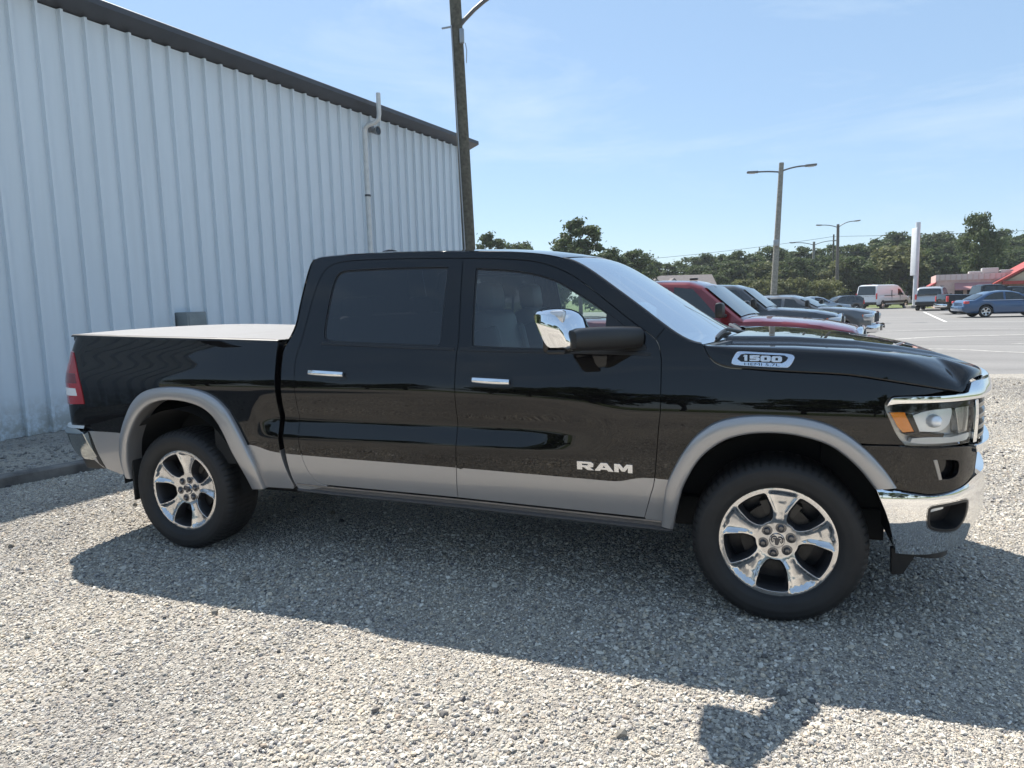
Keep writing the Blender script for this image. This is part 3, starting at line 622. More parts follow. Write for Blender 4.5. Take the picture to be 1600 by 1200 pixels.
# hood badge plate
def hmap(off):
    def f(s, z):
        # the hood flank above the cut line
        s = np.atleast_1d(np.asarray(s, float)); z = np.atleast_1d(np.asarray(z, float)); zb = np.interp(s, HB[:, 0], HB[:, 1]); rr = z-zb
        d = np.interp(rr, [0,.040,.068,.090,.108,.120,.134], [0,.006,.014,.026,.045,.07,.11]); b = MAP(s, zb, off)
        b[:, 1] += d; b[:, 2] = z; return b
    return f
BO = loop(cr([(1.622,1.283),(1.640,1.312),(1.662,1.318),(1.75,1.313),(1.86,1.307),(1.892,1.296),(1.886,1.272),(1.868,1.248),(1.84,1.246),(1.74,1.250),(1.64,1.256),(1.618,1.264)], 4), d=.008)
BI = loop(np.array([(1.644,1.285),(1.660,1.304),(1.68,1.308),(1.85,1.300),(1.866,1.290),(1.858,1.276),(1.84,1.266),(1.66,1.272)]), d=.01)
bdg = panel('badge_plate', BO, mat('badge_chrome', (.62,.66,.74), .18, .9), HOOD, hmap(.006), gap=0, thick=.006, step=.02)[0]
panel('badge_field', BI, GLOSSB, bdg, hmap(.0075), gap=0, thick=.002, step=.05)
x = 1.668
for ch, wd in (('1', .026), ('5', .044), ('0', .044), ('0', .044)):
    o, hh = LET[ch]; f = lambda L: [(x+a*wd, 1.276+b*.026-(x-1.67)*.045) for a, b in L]
    glyph_panel('digit', [f(o)], [[f(h) for h in hh]], mat('badge_silver'), bdg, hmap(.009), thick=.002); x += wd+.0045
cu = bpy.data.curves.new('t', 'FONT'); cu.body = 'HEMI 5.7L'; cu.size = 1; cu.extrude = 0; to = bpy.data.objects.new('t', cu); COL.objects.link(to)
dg = bpy.context.evaluated_depsgraph_get(); tm = bpy.data.meshes.new_from_object(to.evaluated_get(dg)); bpy.data.objects.remove(to)
V = np.array([v.co for v in tm.vertices]); V[:, 0] -= V[:, 0].min(); V /= [V[:, 0].max(), .72, 1]
P = hmap(.0075)(1.675+V[:, 0]*.155, 1.2545+V[:, 1]*.0125-V[:, 0]*.004)
mk('badge_text', P, [list(p.vertices) for p in tm.polygons], GLOSSB, bdg, False)
# ---- mirrors
for sd, dr in ((1, FDOOR[0]), (-1, FDOOR[1])):
    mb = MB(); rg = []
    for t in np.linspace(0, 1, 13):                         # along the width, inner to outer end
        y = -1.10-.275*t; e = (math.sin(math.pi*(.07+.86*t)))**.26; h = .105*(.80+.20*e); dpt = .165*e*(1-.25*t); zc = 1.44+.004*t; xb = .835-.018*t
        ring = []
        for a in np.linspace(0, 2*math.pi, 22, endpoint=False):
            ca, sa = math.cos(a), math.sin(a); px = np.sign(ca)*abs(ca)**.5; pz = np.sign(sa)*abs(sa)**.55
            ring.append((xb+(dpt*px if ca > 0 else .03*px)-.34*h*pz, sd*y, zc+h*e**.6*pz))
        rg.append(ring)
    mb.loft(rg, True, True)
    if sd == 1: mb.F = [f[::-1] for f in mb.F]
    mir = mb.build('door_mirror', CHROME, dr, True, 60)
    MB().rbox((.812, sd*-1.237, 1.436), (.03, .25, .185), .012).build('mirror_face', GLOSSB, mir)
    MB().rbox((.86, sd*-1.235, 1.345), (.09, .255, .022), .008).build('mirror_base_trim', BLACKP, mir)
    rg = []
    for t in np.linspace(0, 1, 12):
        c = Vector((1.155-.235*t, sd*(-.945-.40*t), 1.388+.012*t)); hh = .056*(.75+.25*math.sin(math.pi*min(1, .25+t*.55)))*(1 if t < .97 else .85); dd = .055*(1.0-.1*t)
        n = Vector((.86, sd*-.5, 0)).normalized()
        rg.append([c+n*dd*np.sign(math.cos(a))*abs(math.cos(a))**.6+Vector((0, 0, hh*np.sign(math.sin(a))*abs(math.sin(a))**.6)) for a in np.linspace(0, 2*math.pi, 16, endpoint=False)])
    mb = MB(); mb.loft(rg, True, True)
    if sd == -1: mb.F = [f[::-1] for f in mb.F]
    mb.build('mirror_arm', BLACKP, mir, True, 50)
    mb = MB(); mb.rbox((.868, sd*-1.335, 1.505), (.07, .065, .062), .014); mb.build('mirror_turn_signal', mat('clear_lamp', (.55,.56,.58), .12, .3, 1.), mir)
# ---- underbody, wells, interior
ub = MB(); ub.box((.1, 0, .50), (2.3, 1.70, .10)); ub.box((-.2, 0, .50), (4.4, .9, .24)); ub.box((1.6, 0, .70), (1.6, .86, .5)); ub.box((-1.85, 0, .92), (1.75, 1.1, .62)); ub.box((2.35, 0, .62), (.6, 1.1, .5))
ub.box((-1.30, 0, .98), (.55, 1.86, .78)); ub.box((-2.53, 0, .98), (.40, 1.86, .70)); ub.box((-1.9, 0, 1.24), (1.7, 1.86, .26)); ub.box((1.20, 0, .92), (.25, 1.80, .80)); ub.box((2.47, 0, .95), (.25, 1.5, .35)); ub.box((1.85, 0, 1.13), (1.1, 1.76, .12))
ub.box((-.1, 0, .40), (4.9, 1.15, .16)); ub.build('underbody', MATTEB, TR, False)  # low wide box added out of sight to deepen the shade beneath
for xc, yy in ((1.836, 1), (1.836, -1), (-1.836, 1), (-1.836, -1)):
    mb = MB(); rg = []
    for a in np.linspace(math.radians(-3), math.radians(183), 30):
        r = .50; rg.append([(xc+r*math.cos(a), yy*-.985, .44+r*math.sin(a)), (xc+r*math.cos(a), yy*-.50, .44+r*math.sin(a))])
    mb.loft(rg, False, False)
    mb.add([(xc-.5, yy*-.50, .42), (xc+.5, yy*-.50, .42), (xc+.5, yy*-.50, 1.0), (xc-.5, yy*-.50, 1.0)], [(0, 1, 2, 3)])
    mb.build('wheel_liner', MATTEB, TR)
mb = MB(); mb.tube([(-1.836, -.85, .40), (-1.836, .85, .40)], .05, 12); mb.lathe([(0, .14), (.1, .12), (.15, 0), (.1, -.12), (0, -.14)], 20, 'x', c=(-1.836, 0, .40)); mb.tube([(1.836, -.8, .40), (1.836, .8, .40)], .035, 10); mb.build('axle', MATTEB, TR)
mb = MB(); mb.tube([(.9, .3, .40), (-.6, .3, .40), (-1.4, .35, .48), (-2.5, .45, .46)], .035, 10); mb.build('exhaust_pipe', STEEL, TR)
for sd in (1, -1): MB().rbox((-2.262, -sd*.87, .44), (.02, .22, .28), .008).build('mud_flap', MATTEB, TR)
# cab floor, dash, seats
ci = MB(); ci.box((.2, 0, .56), (2.1, 1.72, .05)); ci.box((-.90, 0, 1.0), (.04, 1.70, .76)); ci.box((1.30, 0, .95), (.06, 1.70, .7)); ci.build('cab_floor', DASH, TR, False)
mb = MB(); mb.loft([[(1.38, y, 1.30) for y in (-.85, .85)], [(1.10, y, 1.33) for y in (-.86, .86)], [(.98, y, 1.30) for y in (-.86, .86)], [(.94, y, 1.18) for y in (-.86, .86)], [(1.02, y, .9) for y in (-.86, .86)], [(1.1, y, .6) for y in (-.86, .86)]], False, False); mb.build('dashboard', DASH, TR, True, 60)
mb = MB(); mb.lathe([(.165+.016*math.cos(a), .016*math.sin(a)) for a in np.linspace(0, 2*math.pi, 9)], 32, 'x'); mb.box((0, 0, 0), (.03, .30, .05)); mb.rbox((0, 0, -.01), (.05, .12, .12), .02)
sw = mb.build('steering_wheel', LEATHER, TR); sw.location = (.80, .40, 1.17); sw.rotation_euler = (0, -.45, 0)
def seat(x, y, w, hr=True):
    m_ = MB(); m_.rbox((x+.05, y, .86), (.52, w, .16), .06, Matrix.Rotation(-.10, 3, 'Y'), seg=3); m_.rbox((x-.26, y, 1.20), (.16, w, .68), .06, Matrix.Rotation(-.22, 3, 'Y'), seg=3)
    for k in (-.5, .5): m_.rbox((x-.22, y+k*w*.92, 1.16), (.16, .07, .56), .03, Matrix.Rotation(-.22, 3, 'Y'))
    s_ = m_.build('seat', LEATHER, TR)
    m_ = MB(); m_.rbox((x-.335, y, 1.61), (.11, .27, .19), .045, Matrix.Rotation(-.12, 3, 'Y'), seg=3); m_.tube([(x-.325, y-.06, 1.45), (x-.335, y-.06, 1.56)], .008, 6); m_.tube([(x-.325, y+.06, 1.45), (x-.335, y+.06, 1.56)], .008, 6); m_.build('headrest', LEATHER, s_)
seat(.50, -.40, .50); seat(.50, .40, .50)
m_ = MB(); m_.rbox((-.42, 0, .88), (.50, 1.5, .18), .06); m_.rbox((-.72, 0, 1.20), (.16, 1.5, .64), .06, Matrix.Rotation(-.15, 3, 'Y'))
for y in (-.45, .45): m_.rbox((-.76, y, 1.56), (.10, .27, .16), .04)
m_.build('rear_bench', LEATHER, TR)
hl = MB(); hl.loft([[(x, v*.66, float(np.interp(x, RAIL[:kW, 0], RAIL[:kW, 1]))-.03+.03*(1-v*v)) for v in np.linspace(-1, 1, 9)] for x in np.linspace(-.85, .70, 12)], False, False); hl.build('headliner', mat('headliner', (.32,.31,.29), .9), TR)
mb = MB(); mb.rbox((.86, 0, 1.70), (.04, .24, .07), .015); mb.tube([(.88, 0, 1.72), (.80, 0, 1.79)], .01, 6); mb.build('rear_view_mirror', BLACKP, TR)
# ---- wheels
def rim_depth(x, z):
    r = np.hypot(x, z); a = np.arctan2(z, x)
    base = np.interp(r, [0,.05,.09,.14,.20,.245,.262,.275], [-.036,-.036,-.034,-.020,-.006,-.001,0,-.002])
    sp = np.abs(((a-math.pi/2+math.pi/5) % (2*math.pi/5))-math.pi/5)*r                      # distance from spoke axis
    w = np.interp(r, [.09,.15,.19,.25], [.018,.025,.044,.074])
    groove = np.clip(1-(sp/w)**4, 0, 1)*np.interp(r, [.105,.13,.19,.238,.256], [0,.006,.017,.018,0])
    return base-groove
def RM(x, z): return np.stack([x, -rim_depth(x, z), z], 1)
wins = []
for k in range(5):
    a0 = math.pi/2+math.pi/5+k*2*math.pi/5; P = []
    def pol(r, da): return (r*math.cos(a0+da), r*math.sin(a0+da))
    ri, ro = .098, .249
    wi = .024; half = lambda r: math.pi/5-np.interp(r, [.098,.12,.15,.19,.22,.25], [.31,.25,.21,.255,.285,.32])*1.0
    for da in np.linspace(-half(ro)+.025, half(ro)-.025, 9): P.append(pol(ro, da))
    for r in (.243, .22, .19, .16, .135, .112): P.append(pol(r, half(r)))
    for da in np.linspace(half(.100)*.72, -half(.100)*.72, 4): P.append(pol(.096, da))
    for r in (.112, .135, .16, .19, .22, .243): P.append(pol(r, -half(r)))
    P = np.array(P); P = dens(np.vstack([P, P[:1]]), .006)[:-1]; P = .25*np.roll(P, 1, axis=0)+.5*P+.25*np.roll(P, -1, axis=0); wins.append(P)
CIRC = lambda r, n: np.array([(r*math.cos(a), r*math.sin(a)) for a in np.linspace(0, 2*math.pi, n, endpoint=False)])
wroot = empty('wheel_tmp')
rimo = panel('wheel', CIRC(.274, 120), POLISH, None, RM, holes=[dens(np.vstack([w, w[:1]]), .01)[:-1] for w in wins], gap=0, thick=.003, step=.011, rnd=.003)[0]
rimo.data.name = 'wheel_rim'
bev = MB()
for w in wins:                                                                    # dark sides of the windows
    A = RM(w[:, 0], w[:, 1]); c = w.mean(0); n = len(w)
    r1 = [tuple(p+[0, .004, 0]) for p in A]; w2 = c+(w-c)*.85; r2 = [(p[0], -rim_depth(*p)+.016, p[1]) for p in w2]; w3 = c+(w-c)*.80; r3 = [(p[0], .08, p[1]) for p in w3]
    bev.loft([r1, r2, r3], True, False); 
barrel = MB(); barrel.lathe([(.270, .004), (.252, .03), (.238, .06), (.232, .20)], 64); barrel.lathe([(.0, .16), (.25, .16)], 40)
bev_o = bev.build('spoke_side', DARKALLOY, rimo, True, 50); bar_o = barrel.build('rim_barrel', DARKALLOY, rimo, True, 40)
tp = [(.262, .012), (.272, -.004), (.278, -.012), (.290, -.020), (.315, -.029), (.345, -.031), (.368, -.025), (.385, -.012), (.396, .004), (.4005, .020), (.404, .05), (.405, .125), (.404, .20), (.4005, .230), (.385, .262), (.345, .280), (.29, .265), (.262, .24)]
tp = [tuple(p) for p in cr(tp, 3)]; seg = 320; rg = []
for r, h in tp:
    ring = []
    for k in range(seg):
        rr = r; hq = h
        if r > .372 and h < .21 and (k % 5 == 0): rr = r-.0065*min(1, (r-.372)/.014) if (h < .055 or h > .09) else r
        if abs(h-.075) < .006 or abs(h-.125) < .006 or abs(h-.17) < .006: rr = r-.008
        if h < .1 and (abs(r-.3005) < .004 or abs(r-.337) < .004 or abs(r-.362) < .0035): hq = h-.0022
        a = 2*math.pi*(k+.5*(h > .1))/seg; ring.append((rr*math.cos(a), hq, rr*math.sin(a)))
    rg.append(ring)
mb = MB(); mb.loft(rg, True, False); tyre = mb.build('tyre', RUBBER, rimo, True, 42)
mb = MB(); mb.lathe([(0, -.001), (.03, -.001), (.033, .002), (.034, .012)], 32); capo = mb.build('centre_cap', POLISH, rimo, True, 40); capo.location = (0, .030, 0); capo.scale = (1.08,)*3
em = MB()                                                                       # ram's head emblem on the cap
em.prism([(-.006,-.020),(.006,-.020),(.010,-.006),(.013,.006),(.005,.012),(-.005,.012),(-.013,.006),(-.010,-.006)], -.0045, -.002)
for s_ in (1, -1):
    pts = [(s_*x_, z_) for x_, z_ in ((.003,.016),(.014,.019),(.023,.012),(.025,0),(.019,-.010),(.014,-.006),(.018,.001),(.016,.008),(.010,.010))]
    em.tube([(x_, -.003, z_) for x_, z_ in pts], [.003,.0036,.0036,.003,.0022,.0018,.0018,.002,.002], 6)
emo = em.build('emblem', mat('emblem_dark', (.10,.10,.11), .3, .8), capo)
lug0 = None
for k in range(6):
    mb = MB(); a = math.radians(20+60*k)
    if lug0 is None:
        mb.lathe([(0, -.010), (.007, -.0095), (.0105, -.005), (.0115, .002), (.0115, .012)], 12); mb.lathe([(.0115, .0), (.018, .001), (.0185, .0035)], 14)
        lug0 = mb.build('lug_nut', mat('lug_chrome', (.16,.16,.17), .22, .9), rimo, True, 40); lug0.location = (.066*math.cos(a), .033, .066*math.sin(a)); lug0.scale = (1.45,)*3
    else: share(lug0, 'lug_nut', rimo, (.066*math.cos(a), .033, .066*math.sin(a)))
mb = MB(); mb.lathe([(.08, .09), (.17, .09), (.172, .10), (.17, .118), (.08, .118)], 48); mb.lathe([(0, .07), (.085, .07), (.09, .09)], 32); disc = mb.build('brake_disc', STEEL, rimo, True, 40)
mb = MB(); rg = []
for a in np.linspace(math.radians(60), math.radians(120), 10): rg.append([(r*math.cos(a), h, r*math.sin(a)) for r, h in ((.125, .075), (.195, .075), (.20, .09), (.20, .12), (.125, .12))])
mb.loft(rg, True, True); cal = mb.build('brake_caliper', mat('caliper', (.07,.065,.06), .5, .5), rimo, True, 40)
WH = .4015-.006
bpy.data.objects.remove(wroot)
for i, (x, sd, rot) in enumerate(((1.836, 1, 5.0), (-1.836, 1, 9.0), (1.836, -1, 40), (-1.836, -1, 70))):
    o = rimo if i == 0 else copy_tree(rimo)
    o.parent = TR; o.name = 'wheel'; o.location = (x, -.967*sd, WH); o.rotation_euler = (0, math.radians(rot), 0 if sd == 1 else math.pi)

# ================================================================== SETTING
def world_noise_mat(name, build):
    m = bpy.data.materials.new(name); m.use_nodes = True; t = m.node_tree; p = t.nodes['Principled BSDF']; g = N(t, 'ShaderNodeNewGeometry'); build(t, p, g); MATS[name] = m; return m
def noise(t, vec, scale, detail=6., rough=.6, dist=0.):
    n = N(t, 'ShaderNodeTexNoise', i_Scale=scale, i_Detail=detail, i_Roughness=rough, i_Distortion=dist); t.links.new(vec, n.inputs['Vector']); return n.outputs['Fac']
def ramp(t, fac, stops):
    r = N(t, 'ShaderNodeValToRGB'); e = r.color_ramp.elements
    while len(e) < len(stops): e.new(.5)
    for k, (pos, c) in enumerate(stops): e[k].position = pos; e[k].color = (*c, 1) if len(c) == 3 else c
    t.links.new(fac, r.inputs[0]); return r.outputs[0]
def mixc(t, fac, a, b, mode='MIX'):
    x = N(t, 'ShaderNodeMix', data_type='RGBA', blend_type=mode)
    for s, v in (('Factor', fac), ('A', a), ('B', b)):
        if hasattr(v, 'links') or hasattr(v, 'is_linked'): t.links.new(v, x.inputs[s])
        else: x.inputs[s].default_value = v if s == 'Factor' else (*v, 1)
    return x.outputs['Result']
def bump(t, p, h, strength, dist):
    b = N(t, 'ShaderNodeBump', i_Strength=strength, i_Distance=dist); t.links.new(h, b.inputs['Height']); t.links.new(b.outputs[0], p.inputs['Normal'])
def _gravel_base(t, p, g):
    v = g.outputs['Position']
    vo = N(t, 'ShaderNodeTexVoronoi', i_Scale=75.); t.links.new(v, vo.inputs['Vector'])
    vo2 = N(t, 'ShaderNodeTexVoronoi', i_Scale=150.); t.links.new(v, vo2.inputs['Vector'])
    sp = N(t, 'ShaderNodeSeparateColor'); t.links.new(vo.outputs['Color'], sp.inputs[0])
    c = ramp(t, sp.outputs[0], [(0, (.16, .155, .155)), (.3, (.33, .31, .285)), (.65, (.47, .44, .395)), (1, (.62, .60, .56))])
    fines = ramp(t, noise(t, v, 220, 4), [(.3, (.30, .275, .24)), (.7, (.50, .455, .395))])
    patch = ramp(t, noise(t, v, .55, 7, .65, .4), [(.40, (.15, .15, .15)), (.70, (.6, .6, .6))])
    col = mixc(t, patch, c, fines); big = ramp(t, noise(t, v, .42, 6, .65), [(.30, (.74, .735, .74)), (.52, (1.0, .985, .96)), (.72, (1.10, 1.065, 1.0))])
    t.links.new(mixc(t, 1., col, big, 'MULTIPLY'), p.inputs['Base Color']); p.inputs['Roughness'].default_value = .95; p.inputs['Specular IOR Level'].default_value = .15
    a = N(t, 'ShaderNodeMath', operation='ADD'); t.links.new(vo.outputs['Distance'], a.inputs[0]); t.links.new(vo2.outputs['Distance'], a.inputs[1])
    bump(t, p, a.outputs[0], .8, -.012)
GRAVELM = world_noise_mat('gravel_base', _gravel_base)
def _stone(t, p, g):
    at = N(t, 'ShaderNodeAttribute', attribute_name='tint'); v = g.outputs['Position']
    big = ramp(t, noise(t, v, .42, 6, .65), [(.30, (.74, .735, .74)), (.52, (1.0, .985, .96)), (.72, (1.10, 1.065, 1.0))])
    sp = ramp(t, noise(t, v, 420, 3), [(.3, (.8, .8, .8)), (.7, (1.15, 1.15, 1.15))])
    t.links.new(mixc(t, 1., mixc(t, 1., at.outputs['Color'], big, 'MULTIPLY'), sp, 'MULTIPLY'), p.inputs['Base Color']); p.inputs['Roughness'].default_value = .85; p.inputs['Specular IOR Level'].default_value = .25
STONEM = world_noise_mat('gravel_stone', _stone)
def _asphalt(t, p, g):
    v = g.outputs['Position']
    f = ramp(t, noise(t, v, 60, 5), [(.3, (.155, .15, .147)), (.7, (.225, .22, .213))])
    mp_ = N(t, 'ShaderNodeMapping'); mp_.inputs['Scale'].default_value = (.09, .5, 1); t.links.new(v, mp_.inputs[0])
    st = ramp(t, noise(t, mp_.outputs[0], 1.3, 8, .7, .8), [(.30, (.74, .73, .72)), (.46, (.98, .97, .96)), (.66, (1.16, 1.15, 1.13))])
    t.links.new(mixc(t, 1., f, st, 'MULTIPLY'), p.inputs['Base Color']); p.inputs['Roughness'].default_value = .85
    bump(t, p, noise(t, v, 120, 3), .4, .006)
ASPH = world_noise_mat('asphalt', _asphalt)
def _grass(t, p, g):
    v = g.outputs['Position']; t.links.new(ramp(t, noise(t, v, 1.2, 8, .7), [(.3, (.07, .10, .025)), (.55, (.12, .15, .045)), (.75, (.20, .19, .08))]), p.inputs['Base Color']); p.inputs['Roughness'].default_value = .9
    bump(t, p, noise(t, v, 30, 4), 1., .05)
GRASSM = world_noise_mat('grass', _grass)
def sheet(name, pts, z, m, n=1):
    o = mk(name, [(x, y, z) for x, y in pts], [tuple(range(len(pts)))], m, None, False); tag(o, kind='structure'); return o
sheet('ground', [(-900, -900), (900, -900), (900, 900), (-900, 900)], -.03, GRASSM)
EDGE = [(-6, 9.6), (2, 10.15), (4.0, 10.38), (4.85, 10.56), (5.26, 10.50), (6.3, 10.72), (8, 10.9), (14, 11.4), (26, 12.2)]
sheet('gravel_lot', [(-30, -28), (26, -28)]+EDGE[::-1]+[(-30, 9.0)], -.004, GRAVELM)
sheet('asphalt_lot', [(-6, 9.0), (30, 9.0), (60, 9), (60, 50), (18.5, 61.5), (15, 65), (9, 78), (-40, 78), (-40, 12)], -.008, ASPH)
# frayed edge of the asphalt over the gravel is left to the sheets; painted bay lines
LINEM = mat('road_paint', (.62, .61, .58), .7, noise=(18, .18))
def line(p, q, w, z=0.0):
    a, b = Vector((*p, 0)), Vector((*q, 0)); d = (b-a).normalized(); n = Vector((-d.y, d.x, 0))*w/2
    o = mk('bay_line', [(v.x, v.y, z) for v in (a-n, b-n, b+n, a+n)], [(0, 1, 2, 3)], LINEM, None, False); tag(o, kind='structure')
line((12.9, 53.5), (10.3, 34.9), .14); line((10.3, 34.9), (22, 32.2), .12); line((11.6, 44.0), (24, 41.8), .11); line((12.3, 49.5), (24, 47.4), .11)
# sealed cracks / pale wandering joints in the asphalt
SEAL = mat('joint_filler', (.40, .385, .36), .85, noise=(9, .25))
def crack(pts, w):
    P = cr(pts, 10); t = np.gradient(P, axis=0); t /= np.linalg.norm(t, axis=1)[:, None]; n = np.stack([-t[:, 1], t[:, 0]], 1); ww = w*(.5+.5*np.abs(np.sin(np.arange(len(P))*1.3))+.1)[:, None]/2
    V = [(x, y, -.0035) for x, y in P-n*ww]+[(x, y, -.0035) for x, y in P+n*ww]; k = len(P)
    o = mk('asphalt_joint', V, [(i, i+1, k+i+1, k+i) for i in range(k-1)], SEAL, None, False); tag(o, kind='structure')
crack([(3.5, 19.6), (5.0, 20.4), (6.2, 21.6), (7.4, 22.6), (9.2, 23.2), (12, 24)], .22); crack([(5.6, 17.1), (6.7, 16.8), (7.6, 15.9), (9.5, 15.2), (13, 15.0)], .16)
crack([(8.5, 19), (10.5, 19.6), (13, 19.4), (18, 20)], .12); crack([(6.2, 26.5), (9, 27.6), (13, 27.2)], .16)
# ---- gravel stones near the camera (one mass nobody could count)
def stone_tile(seed, n, mean):
    r = np.random.default_rng(seed); t = (1+5**.5)/2
    ico = np.array([(-1,t,0),(1,t,0),(-1,-t,0),(1,-t,0),(0,-1,t),(0,1,t),(0,-1,-t),(0,1,-t),(t,0,-1),(t,0,1),(-t,0,-1),(-t,0,1)], float); ico /= np.linalg.norm(ico[0])
    fc = np.array([(0,11,5),(0,5,1),(0,1,7),(0,7,10),(0,10,11),(1,5,9),(5,11,4),(11,10,2),(10,7,6),(7,1,8),(3,9,4),(3,4,2),(3,2,6),(3,6,8),(3,8,9),(4,9,5),(2,4,11),(6,2,10),(8,6,7),(9,8,1)])
    big = np.clip(r.lognormal(math.log(mean), .36, n), .003, .014); big[:7] = r.uniform(.013, .021, 7)
    ctr = np.stack([r.random(n)-.5, r.random(n)-.5, np.zeros(n)], 1); ctr[:, 2] = big*(.05+.35*r.random(n))
    sc = big[:, None]*np.stack([r.uniform(.8, 1.5, n), r.uniform(.7, 1.15, n), r.uniform(.45, .85, n)], 1)
    a = r.random(n)*2*math.pi; tl_ = r.normal(0, .3, n)
    V = ico[None]*(1+.22*r.normal(0, 1, (n, 12, 1)).clip(-1.3, 1.3))*sc[:, None]
    x = V[..., 0]*np.cos(tl_)[:, None]-V[..., 2]*np.sin(tl_)[:, None]; z = V[..., 0]*np.sin(tl_)[:, None]+V[..., 2]*np.cos(tl_)[:, None]; y = V[..., 1]
    V = np.stack([x*np.cos(a)[:, None]-y*np.sin(a)[:, None], x*np.sin(a)[:, None]+y*np.cos(a)[:, None], z], 2)+ctr[:, None]
    F = (fc[None]+(np.arange(n)*12)[:, None, None]).reshape(-1, 3)
    pal = np.array([(.48,.45,.40),(.60,.565,.50),(.36,.345,.335),(.54,.475,.385),(.70,.675,.62),(.17,.165,.17),(.42,.385,.335),(.47,.39,.32)])
    c = pal[r.choice(8, n, p=[.24,.19,.15,.15,.09,.06,.09,.03])]*r.uniform(.75, 1.25, (n, 1)); c[:4] *= .45
    me = bpy.data.meshes.new('stones'); me.vertices.add(n*12); me.vertices.foreach_set('co', V.reshape(-1, 3).ravel())
    me.loops.add(len(F)*3); me.loops.foreach_set('vertex_index', F.ravel().astype(np.int32)); me.polygons.add(len(F)); me.polygons.foreach_set('loop_start', np.arange(0, len(F)*3, 3, dtype=np.int32))
    at = me.attributes.new('tint', 'FLOAT_COLOR', 'POINT'); at.data.foreach_set('color', np.concatenate([np.repeat(c, 12, axis=0), np.ones((n*12, 1))], 1).ravel().astype(np.float32))
    me.materials.append(STONEM); me.update(calc_edges=True); me.shade_flat(); return me
tiles = []
for i, (sd_, n_, mn_) in enumerate(((1, 6600, .0044), (2, 6200, .0048), (3, 5600, .0053), (4, 4800, .0060))):
    tiles.append(bpy.data.objects.new('gravel_tile', stone_tile(sd_, n_, mn_)))
pts = [(x+.5, y+.5, -.004) for x in range(-9, 10) for y in range(-16, 11) if not (x < -5 and y > -2) and y+.5 < 9.8]
gm = bpy.data.meshes.new('gravel'); gm.from_pydata(pts, [], []); gravel = bpy.data.objects.new('gravel', gm); COL.objects.link(gravel); tag(gravel, 'loose grey and tan gravel covering the lot under the truck', 'gravel', kind='stuff')
ng = bpy.data.node_groups.new('scatter', 'GeometryNodeTree'); ng.interface.new_socket('Geometry', in_out='INPUT', socket_type='NodeSocketGeometry'); ng.interface.new_socket('Geometry', in_out='OUTPUT', socket_type='NodeSocketGeometry')
gi = N(ng, 'NodeGroupInput'); go = N(ng, 'NodeGroupOutput'); jn = N(ng, 'GeometryNodeGeometryToInstance')
for o in reversed(tiles):
    oi = N(ng, 'GeometryNodeObjectInfo'); oi.inputs['Object'].default_value = o; ng.links.new(oi.outputs['Geometry'], jn.inputs[0])
ip = N(ng, 'GeometryNodeInstanceOnPoints'); ip.inputs['Pick Instance'].default_value = True
ri = N(ng, 'FunctionNodeRandomValue', data_type='INT'); ri.inputs[4].default_value = 0; ri.inputs[5].default_value = 3; ri.inputs['Seed'].default_value = 3
rr = N(ng, 'FunctionNodeRandomValue', data_type='INT'); rr.inputs[4].default_value = 0; rr.inputs[5].default_value = 3; rr.inputs['Seed'].default_value = 8
ml = N(ng, 'ShaderNodeMath', operation='MULTIPLY'); ml.inputs[1].default_value = math.pi/2; cx_ = N(ng, 'ShaderNodeCombineXYZ')
ng.links.new(rr.outputs[2], ml.inputs[0]); ng.links.new(ml.outputs[0], cx_.inputs['Z']); ng.links.new(cx_.outputs[0], ip.inputs['Rotation'])
ng.links.new(gi.outputs[0], ip.inputs['Points']); ng.links.new(jn.outputs[0], ip.inputs['Instance']); ng.links.new(ri.outputs[2], ip.inputs['Instance Index']); ng.links.new(ip.outputs[0], go.inputs[0])
md = gravel.modifiers.new('scatter', 'NODES'); md.node_group = ng

# ---- metal building on the left
BD = Vector((math.cos(math.radians(82)), math.sin(math.radians(82)), 0)); BN = Vector((BD.y, -BD.x, 0)); BP = Vector((-7.26, 1.82, 0)); EAVE = 5.62; WEND = 10.85; W0 = -9.0
BLD = empty('metal_building', BP, math.radians(82)); tag(BLD, 'pale ribbed metal building with dark grey eave trim at the left', 'building')
# local frame: x along the wall (away from the camera), -y out of the wall towards the lot
WALLM = world_noise_mat('wall_sheet', lambda t, p, g: None)
def _wall(t, p, g):
    tcn = N(t, 'ShaderNodeTexCoord'); v = tcn.outputs['Object']; mp_ = N(t, 'ShaderNodeMapping'); mp_.inputs['Scale'].default_value = (5, 5, .35); t.links.new(g.outputs['Position'], mp_.inputs[0])
    c = ramp(t, noise(t, mp_.outputs[0], 1., 6, .65), [(.3, (.62, .685, .735)), (.6, (.665, .735, .79))])
    sx = N(t, 'ShaderNodeSeparateXYZ'); t.links.new(g.outputs['Position'], sx.inputs[0]); mr = N(t, 'ShaderNodeMapRange'); mr.inputs[1].default_value = 0; mr.inputs[2].default_value = .55; t.links.new(sx.outputs[2], mr.inputs[0])
    sp = ramp(t, noise(t, g.outputs['Position'], 7, 8, .7), [(.42, (.52, .47, .40)), (.62, (1, 1, 1))]); dirt = mixc(t, mr.outputs[0], sp, (1., 1., 1.))
    t.links.new(mixc(t, 1., c, dirt, 'MULTIPLY'), p.inputs['Base Color']); p.inputs['Roughness'].default_value = .42; p.inputs['Metallic'].default_value = 0.; p.inputs['Specular IOR Level'].default_value = .5
    bump(t, p, noise(t, g.outputs['Position'], 1.2, 2), .08, .02)
_wt = WALLM.node_tree; _wall(_wt, _wt.nodes['Principled BSDF'], [n for n in _wt.nodes if n.type == 'NEW_GEOMETRY'][0])
RIB = .318
prof = [(0, -.002), (.010, -.002), (.016, -.070), (.054, -.070), (.076, -.002), (RIB+.004, 0)]
pm = None; k = 0; x = W0
